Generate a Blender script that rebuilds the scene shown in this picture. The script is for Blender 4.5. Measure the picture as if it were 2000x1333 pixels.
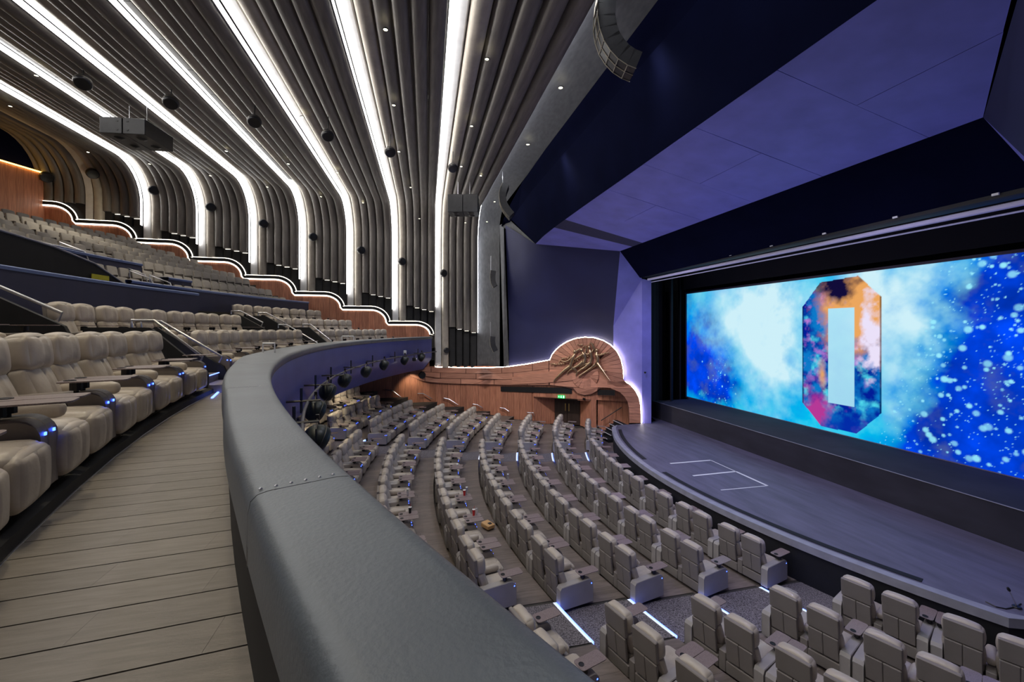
import bpy, math, random
import numpy as np
from mathutils import Vector, Matrix
random.seed(4)
# ------------------------------------------------------------------ scene, camera, exposure
for o in list(bpy.data.objects): bpy.data.objects.remove(o)
SC = bpy.context.scene; COL = SC.collection
F = 822.0; HV = 642.0                      # focal length and eye level, in pixels of the 2000x1333 frame
TH = math.atan2(199, 822)                  # yaw of the view away from the screen's own direction (+Y)
cam = bpy.data.cameras.new('camera'); camo = bpy.data.objects.new('camera', cam); COL.objects.link(camo)
cam.sensor_width = 36; cam.lens = 36*F/2000; cam.shift_y = -(666.5-HV)/2000
cam.clip_start = .05; cam.clip_end = 200
camo.location = (0, 0, 0); camo.rotation_euler = (math.pi/2, 0, -TH)
SC.camera = camo
SC.view_settings.view_transform = 'Standard'; SC.view_settings.look = 'None'
SC.view_settings.gamma = 1; SC.view_settings.exposure = 0.42; SC.view_settings.use_curve_mapping = False
w = bpy.data.worlds.new('world'); SC.world = w; w.use_nodes = True
w.node_tree.nodes['Background'].inputs[0].default_value = (.25, .25, .35, 1)
w.node_tree.nodes['Background'].inputs[1].default_value = .0

def lamp(kind, name, loc, power, col, size=.3, to=None, spot=90, blend=.6, size_y=None):
    l = bpy.data.lights.new(name, kind); l.energy = power; l.color = col
    if kind == 'AREA':
        l.size = size
        if size_y: l.shape = 'RECTANGLE'; l.size_y = size_y
    elif kind == 'SPOT': l.shadow_soft_size = size; l.spot_size = math.radians(spot); l.spot_blend = blend
    else: l.shadow_soft_size = size
    o = bpy.data.objects.new(name, l); o.location = loc; COL.objects.link(o)
    if to is not None: o.rotation_euler = (Vector(to)-Vector(loc)).to_track_quat('-Z', 'Y').to_euler()
    return o
WARM = (1, .86, .62); NEUT = (1, .93, .84); COOL = (.80, .84, 1.0); VIO = (.60, .56, 1.0)
# house downlights over the stalls
for (x, y) in ((3.2, 6), (3.2, 13), (3.2, 20), (-1.5, 24), (6.2, 10), (6.2, 17)):
    lamp('SPOT', 'house_lamp', (x, y, 7.7), 520, COOL, .35, (x+.6, y, -6), 95, .8)
lamp('SPOT', 'house_lamp', (2.2, 2.6, 7.7), 150, (1, .93, .80), .35, (3.4, 3.4, -6), 80, .8)
# balcony downlights
for (x, y, p) in ((-2.4, 3.2, 450), (-3.4, 8.2, 450), (-4.4, 15, 360), (-3.6, 22, 400), (-9, 8, 260), (-9, 14, 300), (-9, 21, 330),
                  (-13.5, 16, 260), (-14, 23, 300)):
    lamp('SPOT', 'balcony_lamp', (x, y, 7.6), p, (1, .86, .60) if x > -5 else (1, .88, .68), .25, (x-.3, y, -2), 100, .8)
# uplights added to brighten the coffer, then stage wash and under-balcony lamps
for y in (8.0, 11.8, 15.6, 19.4): lamp('SPOT', 'coffer_uplight', (9.3+.12*abs(y-13.7), y, -5.36), 170, (.70, .68, 1), .15, (9.6, y, 5), 120, .7)
for y in (9, 18): lamp('SPOT', 'stage_lamp', (8.6, y, 4.6), 700, VIO, .4, (12.5, y, -5.4), 110, .8)
for y in (17, 20.5, 24.5): lamp('SPOT', 'soffit_lamp', (-3.4, y, -2.85), 60, WARM, .1, (-3.0, y+.5, -6), 130, .7)
lamp('SPOT', 'soffit_lamp', (.0, 28.6, -2.9), 60, WARM, .08, (.2, 29.6, -4.6), 90, .7)
lamp('SPOT', 'wall_lamp', (5.4, 17.5, 6.8), 2000, NEUT, .3, (6.6, 27.5, -5.2), 62, .8)
lamp('SPOT', 'rear_lamp', (-15.5, 27, 6.6), 90, WARM, .2, (-20, 29, 7), 90, .7)

# ------------------------------------------------------------------ measuring helpers
FW = np.array([math.sin(TH), math.cos(TH)]); RT = np.array([math.cos(TH), -math.sin(TH)])
CX, CY = 26.8, 13.7                         # common centre of all the seating arcs
def at_d(u, v, d):
    p = FW*d + RT*(u-1000)/F*d
    return Vector((p[0], p[1], (HV-v)/F*d))
def at_z(u, v, z): return at_d(u, v, z*F/(HV-v))
def at_line(u, v, a, b, off=0.0):
    a = np.array(a, float)[:2]; b = np.array(b, float)[:2]; t = (b-a)/np.linalg.norm(b-a); n = np.array([t[1], -t[0]])
    a = a + n*off; dr = FW+RT*(u-1000)/F
    d = (a@n)/(dr@n)
    return at_d(u, v, d)
def at_cyl(u, v, r):
    dr = FW+RT*(u-1000)/F
    A = dr@dr; B = -2*(dr[0]*CX+dr[1]*CY); Cc = CX*CX+CY*CY-r*r
    return at_d(u, v, (-B+math.sqrt(max(0, B*B-4*A*Cc)))/(2*A))
def pol(r, a, z): return Vector((CX-r*math.cos(a), CY+r*math.sin(a), z))      # a>0 towards the far wall
def ang(r, y): return math.asin(max(-.999, min(.999, (y-CY)/r)))

# ------------------------------------------------------------------ materials
def mat(name, col, rough=.6, metal=0, var=0, scale=5, bump=0, bscale=60, spec=.5, emit=None, es=1, island=0, stretch=None, col2=None, coat=0):
    m = bpy.data.materials.new(name); m.use_nodes = True; nt = m.node_tree; N = nt.nodes; L = nt.links
    b = N['Principled BSDF']; b.inputs['Roughness'].default_value = rough; b.inputs['Metallic'].default_value = metal
    b.inputs['Base Color'].default_value = (*col, 1); b.inputs['Specular IOR Level'].default_value = spec
    if coat: b.inputs['Coat Weight'].default_value = coat
    if emit: b.inputs['Emission Color'].default_value = (*emit, 1); b.inputs['Emission Strength'].default_value = es
    if var or bump or island:
        tc = N.new('ShaderNodeTexCoord'); mp = N.new('ShaderNodeMapping'); L.new(tc.outputs['Object'], mp.inputs[0])
        if stretch: mp.inputs['Scale'].default_value = stretch
    if var or island:
        nz = N.new('ShaderNodeTexNoise'); nz.inputs['Scale'].default_value = scale; nz.inputs['Detail'].default_value = 6
        L.new(mp.outputs[0], nz.inputs[0])
        r = N.new('ShaderNodeValToRGB'); c2 = col2 or col
        r.color_ramp.elements[0].position = .3; r.color_ramp.elements[1].position = .7
        r.color_ramp.elements[0].color = (*[c*(1-var) for c in col], 1); r.color_ramp.elements[1].color = (*[min(1, c*(1+var)) for c in c2], 1)
        L.new(nz.outputs['Fac'], r.inputs[0]); out = r.outputs[0]
        if island:
            g = N.new('ShaderNodeNewGeometry'); oi = N.new('ShaderNodeObjectInfo'); ad = N.new('ShaderNodeMath'); ad.operation = 'ADD'
            L.new(g.outputs['Random Per Island'], ad.inputs[0]); L.new(oi.outputs['Random'], ad.inputs[1])
            fr = N.new('ShaderNodeMath'); fr.operation = 'FRACT'; L.new(ad.outputs[0], fr.inputs[0])
            mr = N.new('ShaderNodeMapRange'); mr.inputs['To Min'].default_value = 1-island; mr.inputs['To Max'].default_value = 1+island
            L.new(fr.outputs[0], mr.inputs[0]); hs = N.new('ShaderNodeHueSaturation'); L.new(mr.outputs[0], hs.inputs['Value']); L.new(out, hs.inputs['Color']); out = hs.outputs[0]
        L.new(out, b.inputs['Base Color'])
    if bump:
        n2 = N.new('ShaderNodeTexNoise'); n2.inputs['Scale'].default_value = bscale; n2.inputs['Detail'].default_value = 4; L.new(mp.outputs[0], n2.inputs[0])
        bp = N.new('ShaderNodeBump'); bp.inputs['Strength'].default_value = bump; bp.inputs['Distance'].default_value = .02
        L.new(n2.outputs['Fac'], bp.inputs['Height']); L.new(bp.outputs[0], b.inputs['Normal'])
    return m
def glow(name, col, s):
    m = bpy.data.materials.new(name); m.use_nodes = True; nt = m.node_tree; nt.nodes.clear()
    e = nt.nodes.new('ShaderNodeEmission'); o = nt.nodes.new('ShaderNodeOutputMaterial')
    e.inputs[0].default_value = (*col, 1); e.inputs[1].default_value = s; nt.links.new(e.outputs[0], o.inputs[0]); return m
M = dict(
 leather=mat('seat_leather', (.47, .415, .355), .38, var=.07, scale=6, bump=.55, bscale=7, coat=.1),
 leathers=mat('side_leather', (.38, .355, .34), .5, var=.05, scale=4),
 leatherd=mat('arm_leather', (.24, .21, .19), .5, var=.06, scale=6, bump=.2, bscale=14),
 leatherb=mat('back_leather_shaded', (.24, .215, .20), .55, var=.05, scale=4),  # darkened: shade on backs turned from the stage light, put into the colour
 fabric=mat('rear_chair_fabric', (.46, .43, .39), .8, var=.06, scale=8),
 fabricd=mat('rear_chair_shell', (.06, .05, .045), .7),
 tray=mat('tray_speckled', (.24, .19, .19), .28, var=.35, scale=120),
 black=mat('black_plastic', (.012, .012, .014), .45),
 blackm=mat('black_paint', (.01, .01, .012), .7, var=.3, scale=3),
 stageblk=mat('stage_side_black', (.006, .006, .009), .75, var=.3, scale=2),
 stage=mat('stage_floor', (.125, .118, .175), .62, var=.22, scale=1.4, stretch=(3, .5, 1), bump=.1, bscale=40),
 lip=mat('stage_lip', (.30, .30, .36), .5, var=.15, scale=3),
 apron=mat('screen_base', (.028, .027, .038), 1.0, var=.25, scale=.8, stretch=(1, 1, 3)),
 tape=mat('white_tape', (.8, .8, .82), .6),
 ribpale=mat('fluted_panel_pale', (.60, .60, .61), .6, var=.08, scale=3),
 riblit=mat('fluted_panel_lit', (.38, .34, .29), .6, var=.12, scale=3),  # lighter cream tone puts the cove light into the flute's colour
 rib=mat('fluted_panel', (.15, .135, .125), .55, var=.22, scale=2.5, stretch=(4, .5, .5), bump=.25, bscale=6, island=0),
 ribwhite=mat('fluted_panel_base', (.10, .095, .10), .7, var=.2, scale=2),
 ventg=mat('vent_grey', (.025, .025, .025), .6),
 cove=mat('cove_plaster', (.075, .075, .082), .6, var=.22, scale=3, stretch=(3, 1, 1)),
 navy=mat('navy_paint', (.015, .018, .080), .6, var=.10, scale=.8),
 violet=mat('navy_paint_lit', (.20, .20, .64), .55, var=.12, scale=1.2),  # the navy room paint with the screen's light put into its colour
 darkn=mat('dark_navy_paint', (.003, .0042, .019), 1.0, var=.12, scale=1, spec=.03),
 parn=mat('tier_parapet_paint', (.022, .026, .075), .6, var=.1, scale=1),
 steelblue=mat('parapet_paint', (.085, .10, .34), .5, var=.1, scale=1),
 capblue=mat('parapet_coping', (.13, .19, .42), .45),
 wood=mat('wood_veneer', (.48, .18, .11), .5, var=.22, scale=3, stretch=(6, 6, .5), island=.16, col2=(.50, .22, .13)),
 woodh=mat('wood_veneer_horizontal', (.56, .25, .17), .5, var=.22, scale=3, stretch=(.5, .5, 8), island=.22, col2=(.56, .27, .18)),
 woodd=mat('wood_dark_door', (.05, .03, .022), .5, var=.3, scale=3, stretch=(6, 6, .6)),
 groove=mat('joint_dark', (.10, .04, .03), .8),
 floorb=mat('balcony_boards', (.215, .19, .165), .5, var=.16, scale=5, stretch=(1, 9, 1), island=.08, bump=.15, bscale=30),
 floors=mat('stalls_boards', (.16, .13, .115), .5, var=.2, scale=3, stretch=(1, 6, 1), island=.14),
 sub=mat('subfloor', (.04, .036, .032), .8),
 carpet=mat('speckled_carpet', (.055, .05, .055), .95, var=.75, scale=38, col2=(.15, .135, .145)),
 cap=mat('blue_grey_leather', (.120, .142, .170), .38, var=.13, scale=2.2, bump=.12, bscale=70),
 steel=mat('brushed_steel', (.62, .62, .66), .3, metal=.9),
 white=mat('white_paint', (.8, .8, .82), .4),
 bronze=mat('bronze', (.52, .37, .23), .30, metal=.9, var=.2, scale=20),
 brass=mat('brass', (.8, .6, .2), .3, metal=1),
 speaker=mat('speaker_shell', (.022, .022, .028), .4, var=.2, scale=6),
 lampblk=mat('lantern_shell', (.018, .024, .022), .38),
 grill=mat('speaker_frame', (.30, .27, .22), .6, metal=.3),
 curtain=mat('black_curtain', (.018, .018, .026), .9),
 lav=mat('pale_rail', (.62, .60, .85), .5),
 card=mat('kraft_card', (.55, .33, .15), .8), red=mat('red_paper', (.6, .03, .03), .5), paper=mat('white_paper', (.85, .85, .85), .5),
 yellow=mat('yellow_sign', (.55, .50, .03), .6),
)
M['ledsoft'] = glow('cove_led_soft', (.95, .97, 1.0), 20); M['led'] = glow('cove_led', (1.0, .97, .93), 11); M['ledw'] = glow('trim_led', (1, .92, .78), 3.2); M['ledf'] = glow('frieze_led', (1, .88, .72), 16)
M['ledamber'] = glow('amber_led', (1, .55, .12), 5)
M['blue'] = glow('blue_led', (.04, .10, 1.0), 7); M['bluestrip'] = glow('blue_step_led', (.12, .2, 1.0), 3.5); M['down'] = glow('downlight_lens', (1, .93, .62), 9)
M['green'] = glow('exit_green', (.02, .55, .12), 1.2); M['signw'] = glow('exit_white', (.45, 1, .6), 2.2); M['stepled'] = glow('step_white_led', (.75, .8, 1), .9)
M['glass'] = mat('clear_glass', (.8, .85, .9), .05); M['glass'].node_tree.nodes['Principled BSDF'].inputs['Transmission Weight'].default_value = .9

# ------------------------------------------------------------------ mesh building
class MB:
    def __init__(s): s.v = []; s.f = []; s.mi = []; s.m = 0
    def add(s, vs, fs):
        o = len(s.v); s.v += [tuple(p) for p in vs]
        for f in fs: s.f.append([i+o for i in f]); s.mi.append(s.m)
        return s
    def box(s, c, d, rot=None):
        x, y, z = [k/2 for k in d]; P = [Vector(p) for p in ((-x,-y,-z),(x,-y,-z),(x,y,-z),(-x,y,-z),(-x,-y,z),(x,-y,z),(x,y,z),(-x,y,z))]
        if rot is not None: P = [rot @ p for p in P]
        return s.add([p+Vector(c) for p in P], [(0,3,2,1),(4,5,6,7),(0,1,5,4),(1,2,6,5),(2,3,7,6),(3,0,4,7)])
    def bevbox(s, c, d, b=.02, rot=None):
        x, y, z = [k/2 for k in d]; vs = []
        for sz in (-1, 1):
            for (ix, iz) in ((b, 0), (0, b)) if sz < 0 else ((0, b), (b, 0)):
                pass
        lv = [(-z, b), (-z+b, 0), (z-b, 0), (z, b)]
        for (zz, i) in lv:
            X = x-i; Y = y-i
            for (px, py) in ((-X+b, -Y), (X-b, -Y), (X, -Y+b), (X, Y-b), (X-b, Y), (-X+b, Y), (-X, Y-b), (-X, -Y+b)): vs.append(Vector((px, py, zz)))
        if rot is not None: vs = [rot @ p for p in vs]
        fs = [tuple(range(7, -1, -1)), tuple(range(24, 32))]
        for k in range(3):
            for j in range(8): fs.append((k*8+j, k*8+(j+1) % 8, (k+1)*8+(j+1) % 8, (k+1)*8+j))
        return s.add([p+Vector(c) for p in vs], fs)
    def quad(s, a, b, c, d): return s.add([a, b, c, d], [(0, 1, 2, 3)])
    def poly(s, pts): return s.add(pts, [tuple(range(len(pts)))])
    def slab(s, front, back):
        n = len(front); s.add(list(front)+list(back), [tuple(range(n)), tuple(range(2*n-1, n-1, -1))]+[(i, (i+1) % n+0, n+(i+1) % n, n+i)[::-1] for i in range(n)]); return s
    def grid(s, rows, close=False):
        n = len(rows[0]); vs = [p for r in rows for p in r]; fs = []
        for i in range(len(rows)-1):
            for j in range(n-1+(1 if close else 0)): fs.append((i*n+j, i*n+(j+1) % n, (i+1)*n+(j+1) % n, (i+1)*n+j))
        return s.add(vs, fs)
    def tube(s, path, r, n=8, cap=True):
        path = [Vector(p) for p in path]; rs = r if isinstance(r, (list, tuple)) else [r]*len(path); rows = []; up = None
        for i, p in enumerate(path):
            t = (path[min(i+1, len(path)-1)]-path[max(i-1, 0)]).normalized()
            if up is None: up = Vector((0, 0, 1)) if abs(t.z) < .9 else Vector((1, 0, 0))
            a = t.cross(up); a = a.normalized() if a.length > 1e-4 else Vector((1, 0, 0)); b = a.cross(t).normalized(); up = b
            rows.append([p+(a*math.cos(2*math.pi*k/n)+b*math.sin(2*math.pi*k/n))*rs[i] for k in range(n)])
        o = len(s.v); s.grid(rows, True)
        if cap: s.f.append([o+k for k in range(n)]); s.f.append([o+(len(rows)-1)*n+k for k in range(n-1, -1, -1)]); s.mi += [s.m, s.m]
        return s
    def lathe(s, prof, c=(0, 0, 0), axis=(0, 0, 1), n=16):
        q = Vector((0, 0, 1)).rotation_difference(Vector(axis)); c = Vector(c)
        rows = [[c+q @ Vector((r*math.cos(2*math.pi*k/n), r*math.sin(2*math.pi*k/n), z)) for k in range(n)] for (r, z) in prof]
        return s.grid(rows, True)
    def puff(s, c, d, r=.05, puff=.02, n=6, rot=None, groove=None):
        H = [k/2 for k in d]; ax = [(0,1,2),(1,2,0),(2,0,1)]; vs = []; fs = []; c = Vector(c)
        for (a, b, k) in ax:
            for sg in (-1, 1):
                o = len(vs)
                for i in range(n+1):
                    for j in range(n+1):
                        q = [0, 0, 0]; ui = -math.cos(math.pi*i/n); uj = -math.cos(math.pi*j/n)
                        ui = .5*ui+.5*(2*i/n-1); uj = .5*uj+.5*(2*j/n-1)
                        q[a] = ui*H[a]; q[b] = uj*H[b]; q[k] = sg*H[k]
                        inn = Vector([max(-(H[t]-r), min(H[t]-r, q[t])) for t in range(3)]); dv = Vector(q)-inn
                        if dv.length > 1e-6: dv = dv.normalized()*r
                        p = inn+dv; p[k] += sg*puff*(1-ui*ui)*(1-uj*uj)
                        if groove and k == groove[0] and sg == groove[1]:
                            lat = q[groove[2]]/H[groove[2]]; p[k] -= sg*.024*math.exp(-(lat/.055)**2)
                        vs.append(p)
                for i in range(n):
                    for j in range(n):
                        f = (o+i*(n+1)+j, o+(i+1)*(n+1)+j, o+(i+1)*(n+1)+j+1, o+i*(n+1)+j+1)
                        fs.append(f if sg > 0 else f[::-1])
        if rot is not None: vs = [rot @ p for p in vs]
        return s.add([p+c for p in vs], fs)
    def mesh(s, name, mats, smooth=False, merge=False):
        me = bpy.data.meshes.new(name); me.from_pydata(s.v, [], s.f)
        for m in (mats if isinstance(mats, (list, tuple)) else [mats]): me.materials.append(m)
        if any(s.mi): me.polygons.foreach_set('material_index', s.mi)
        if smooth: me.polygons.foreach_set('use_smooth', [True]*len(me.polygons))
        me.update(); return me
    def build(s, name, mats, parent=None, smooth=False):
        me = s.mesh(name, mats, smooth); o = bpy.data.objects.new(name, me); COL.objects.link(o)
        if smooth:
            try: me.set_sharp_from_angle(angle=math.radians(50))
            except Exception: pass
        if parent: o.parent = parent
        return o
def tag(o, label=None, cat=None, group=None, kind=None):
    if label: o['label'] = label
    if cat: o['category'] = cat
    if group: o['group'] = group
    if kind: o['kind'] = kind
    return o
def empty(name, loc=(0, 0, 0), rz=0, **k):
    o = bpy.data.objects.new(name, None); o.location = loc; o.rotation_euler = (0, 0, rz); o.empty_display_size = .1; COL.objects.link(o)
    return tag(o, **k)
def struct(o): o['kind'] = 'structure'; return o
def child(name, me, parent, m=None, loc=None):
    o = bpy.data.objects.new(name, me); o.parent = parent; COL.objects.link(o)
    if loc is not None: o.location = loc
    return o
kids = {}
def copy_tree(o, parent=None):
    c = o.copy(); COL.objects.link(c); c.parent = parent
    for ch in kids.get(o.name) or list(o.children):
        copy_tree(ch, c)
    return c
ORD = ['first','second','third','fourth','fifth','sixth','seventh','eighth','ninth','tenth','eleventh','twelfth','thirteenth','fourteenth','fifteenth','sixteenth','seventeenth','eighteenth','nineteenth','twentieth']
ORD += ['twenty-'+o for o in ORD[:9]]+['thirtieth']+['thirty-'+o for o in ORD[:9]]
RY = lambda a: Matrix.Rotation(a, 3, 'Y')

# ------------------------------------------------------------------ far wall plan (x, y)
FWALL = [(-20.4, 29.5), (1.3, 29.5), (5.0, 28.75), (7.9, 26.9), (11.4, 24.6), (12.75, 21.7)]
def wall_pt(u, v, off=0.0):
    best = None
    for a, b in zip(FWALL[:-1], FWALL[1:]):
        t = np.array(b)-np.array(a); L_ = np.linalg.norm(t)
        p = at_line(u, v, a, b, off); k = ((p.x-a[0])*t[0]+(p.y-a[1])*t[1])/L_/L_
        if -.02 <= k <= 1.02: return p
        e = abs(k-.5)
        if best is None or e < best[0]: best = (e, p)
    return best[1]
def yw(x):
    for a, b in zip(FWALL[:-1], FWALL[1:]):
        if a[0] <= x <= b[0]: return a[1]+(b[1]-a[1])*(x-a[0])/(b[0]-a[0])
    return 29.5
mir = lambda p: Vector((p[0], 2*CY-p[1], p[2]))
NY = -2.1                                     # near side wall

# ================================================================== SETTING
NR = 10
HR = [19.12+1.72*i for i in range(NR+1)]                     # rear radius of the chairs of each stalls row
HZ = [-6.4+.02*i+.025*i*i for i in range(NR+1)]
A1 = [math.radians(a) for a in range(-48, 49, 2)]
def clampy(p):
    p = p.copy(); p.y = min(p.y, yw(p.x)+.1 if p.x < 12.7 else 29.5); p.y = max(p.y, 2*CY-yw(p.x)-.1 if p.x < 12.7 else NY); return p
def amax(r):
    a = math.radians(60)
    while a > .05:
        p = pol(r, a, 0)
        if p.y <= (yw(p.x) if p.x < 12.7 else 21.7)+.05: return a
        a -= .004
    return a
def ringrow(r, z): m_ = amax(r); return [pol(r, a/A1[-1]*m_, z) for a in A1]
floor = struct(MB().quad((-12, NY, -6.46), (13, NY, -6.46), (13, 29.6, -6.46), (-12, 29.6, -6.46)).build('floor', M['sub']))
for i in range(NR+1):
    r0 = HR[i]-1.68 if i else 8.0; r1 = HR[i]+.04; z = HZ[i]
    b = MB(); b.grid([ringrow(r0, z-.012), ringrow(r1, z-.012)])
    if i: b.grid([ringrow(r0, HZ[i-1]-.03), ringrow(r0, z-.012)])
    b.build('terrace', M['sub'], floor)
    # boards laid across each terrace, narrow joints between them
    b = MB(); n = 0
    rr0 = r0 if i else HR[0]-2.3
    yy = -1.2
    while yy < 28:
        y0, y1 = yy, yy+.226; yy += .23
        ym = .5*(y0+y1)
        if 7.35 < ym < 8.6 or 18.8 < ym < 20.05: continue
        try:
            x0a = CX-math.sqrt(r1*r1-(y0-CY)**2); x0b = CX-math.sqrt(r1*r1-(y1-CY)**2)
            x1a = CX-math.sqrt(rr0*rr0-(y0-CY)**2); x1b = CX-math.sqrt(rr0*rr0-(y1-CY)**2)
        except ValueError: continue
        if y1 > 29.4: continue
        xl = x1a
        while xl > x0a and y1 > yw(xl)-.05: xl -= .1
        if xl <= x0a+.2: continue
        if xl < x1a: x1a = x1b = xl
        k = random.uniform(.3, .7); xm = x0a+(x1a-x0a)*k
        for (pa, pb, pc, pd) in (((x0a, y0), (xm-.003, y0), (xm-.003, y1), (x0b, y1)), ((xm+.003, y0), (x1a, y0), (x1b, y1), (xm+.003, y1))):
            b.quad((*pa, z), (*pb, z), (*pc, z), (*pd, z))
    o = b.build('floor_boards', M['floors'], floor); o['kind'] = 'stuff'
    # carpeted aisles and lit step nosings
    for (ya, yb) in ((7.35, 8.6), (18.8, 20.05)):
        def xr(r, y): return CX-math.sqrt(r*r-(y-CY)**2)
        ys = np.linspace(ya, yb, 5)
        b = MB(); b.grid([[(xr(r1, y), y, z+.004) for y in ys], [(xr(rr0, y), y, z+.004) for y in ys]]); b.build('aisle_carpet', M['carpet'], floor)
        if 0 < i:
            nb = MB(); nb.grid([[(xr(rr0+.035, y), y, z+.012) for y in ys], [(xr(rr0-.015, y), y, z+.012) for y in ys], [(xr(rr0-.015, y), y, z-.02) for y in ys]])
            nz_ = nb.build('step_nosing', M['stepled'], floor)
            nb = MB(); nb.grid([[(xr(rr0-.02, y), y, z+.010) for y in ys], [(xr(rr0-.045, y), y, z+.010) for y in ys], [(xr(rr0-.045, y), y, z-.05) for y in ys]]); nb.build('step_light', M['bluestrip'], floor)

# side, rear walls
wf = MB()
pts = FWALL
for (a, b_) in zip(pts[:3], pts[1:4]):
    zt_ = -2.0 if a[0] < 1 else -3.0
    wf.quad((*a, -6.5), (*b_, -6.5), (*b_, zt_), (*a, zt_))
wf.quad((-20.4, 29.55, -2.2), (6.0, 29.55, -2.2), (6.0, 29.55, 11), (-20.4, 29.55, 11))
wall_far = struct(wf.build('wall_far', M['blackm']))
wn = MB()
for (a, b_) in zip(pts[:-1], pts[1:]):
    wn.quad(mir((*a, -6.5)), mir((*b_, -6.5)), mir((*b_, 3)), mir((*a, 3)))
wn.quad((-20.4, NY-.05, 3), (8.0, NY-.05, 3), (8.0, NY-.05, 11), (-20.4, NY-.05, 11))
wall_near = struct(wn.build('wall_near', M['navy']))
wall_rear = struct(MB().quad((-20.4, NY-.1, -3), (-20.4, 29.6, -3), (-20.4, 29.6, 11), (-20.4, NY-.1, 11)).build('wall_rear', M['darkn']))
for k in range(66):                             # veneer boards of the rear wall
    y0 = 29.5-.46*k; zt = 8.75-(29.5-y0)*.11; zt1 = 8.75-(29.5-y0+.45)*.11
    if y0 < 0: break
    MB().slab([(-20.15, y0-.45, 3), (-20.15, y0, 3), (-20.15, y0, zt), (-20.15, y0-.45, zt1)], [(-20.3, y0-.45, 3), (-20.3, y0, 3), (-20.3, y0, zt), (-20.3, y0-.45, zt1)]).build('wood_board', M['wood'], wall_rear)
MB().tube([(-20.1, 29.3, 8.78), (-20.1, 8, 6.45)], .04, 6).build('amber_strip', M['ledamber'], wall_rear)

# raked ceiling of fluted ribs --------------------------------------
def zc(x): return 8.35 if x > -4 else 8.35+.125*(-4-x)
def skew(x, y):
    k = .65 if x < 1.7 else .65-(x-1.7)/2.8*.55
    return -k*(yw(x)-y)/17
BR = 2.4
TRIM = []                                       # stepped LED line, in (x, z) on the far wall
STEPX = [1.45-2.87*k for k in range(8)]; STEPZ = [-.42, .38, 1.36, 2.26, 3.22, 4.22, 5.2, 6.15, 7.1]
def trim_z(x):
    for k in range(8):
        xr = STEPX[k]; xl = xr-2.87
        if xl <= x <= xr:
            zlo = STEPZ[k]; zhi = STEPZ[k+1]; t = (xr-x)
            if t < 1.1: return zlo+(zhi-zlo)*math.sqrt(max(0, 1-(1-t/1.1)**2))
            return zhi
    return STEPZ[-1] if x < 0 else -2.6
def rib_path(x, off, zb, zend=None):
    Y = yw(x); Z = zc(x); P = []
    z0 = zb
    zs = [zb]+([zend, zend] if zend else [])+list(np.linspace(zend or zb, Z-BR, 4))[1:]
    for i, z in enumerate(zs):
        o = off if (zend is None or i >= 2) else .02
        P.append((Y-o, z, (0, -1, 0)))
    for t in range(1, 8):
        a = math.pi/2*t/8; r = BR
        n = (-math.cos(a), -math.sin(a))
        P.append((Y-BR+BR*math.cos(a)+n[0]*off, Z-BR+BR*math.sin(a)+n[1]*off, (0, n[0], n[1])))
    for y in np.linspace(Y-BR, NY, 9): P.append((y, Z-off, (0, 0, -1)))
    return P
ceiling = struct(MB().grid([[(x, y, zc(x)+.9) for x in (-20.5, -12, -4, 5)] for y in (-2.3, 14, 29.6)]).build('ceiling', M['ribwhite']))
WX = 2.85/6
OFFS = [.02, .06, .12, .22, .30, .36]
def add_rib(x0, w_, off, zb, zend=None, name='rib', m='rib', bulge=.15, seg=8):
    if name == 'flat_panel': bulge = .03
    P = rib_path(x0+w_/2, off, zb, zend); rows = []
    for ip, (y, z, n) in enumerate(P):
        row = []
        for k in range(seg+1):
            t = k/seg-.5; bu = (.05 if zend and ip < 2 else bulge)*math.sqrt(max(0, 1-(2*t)**2*.98)) if abs(t) < .5 else -.10
            X = x0+w_*(t+.5); row.append((X+skew(X, y), y+n[1]*bu, z+n[2]*bu))
        rows.append(row)
    b = MB()
    if zend:
        lo_ = MB().grid(rows[:2]); lo_.build('base_flute', M['blackm'], ceiling, smooth=True); rows = rows[2:]  # black colour stands in for the shadow below the raised flutes
    b.grid(rows)
    return b.build(name, M[m], ceiling, smooth=True)
BANDS = [4.5-2.85*k for k in range(8)]
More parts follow.
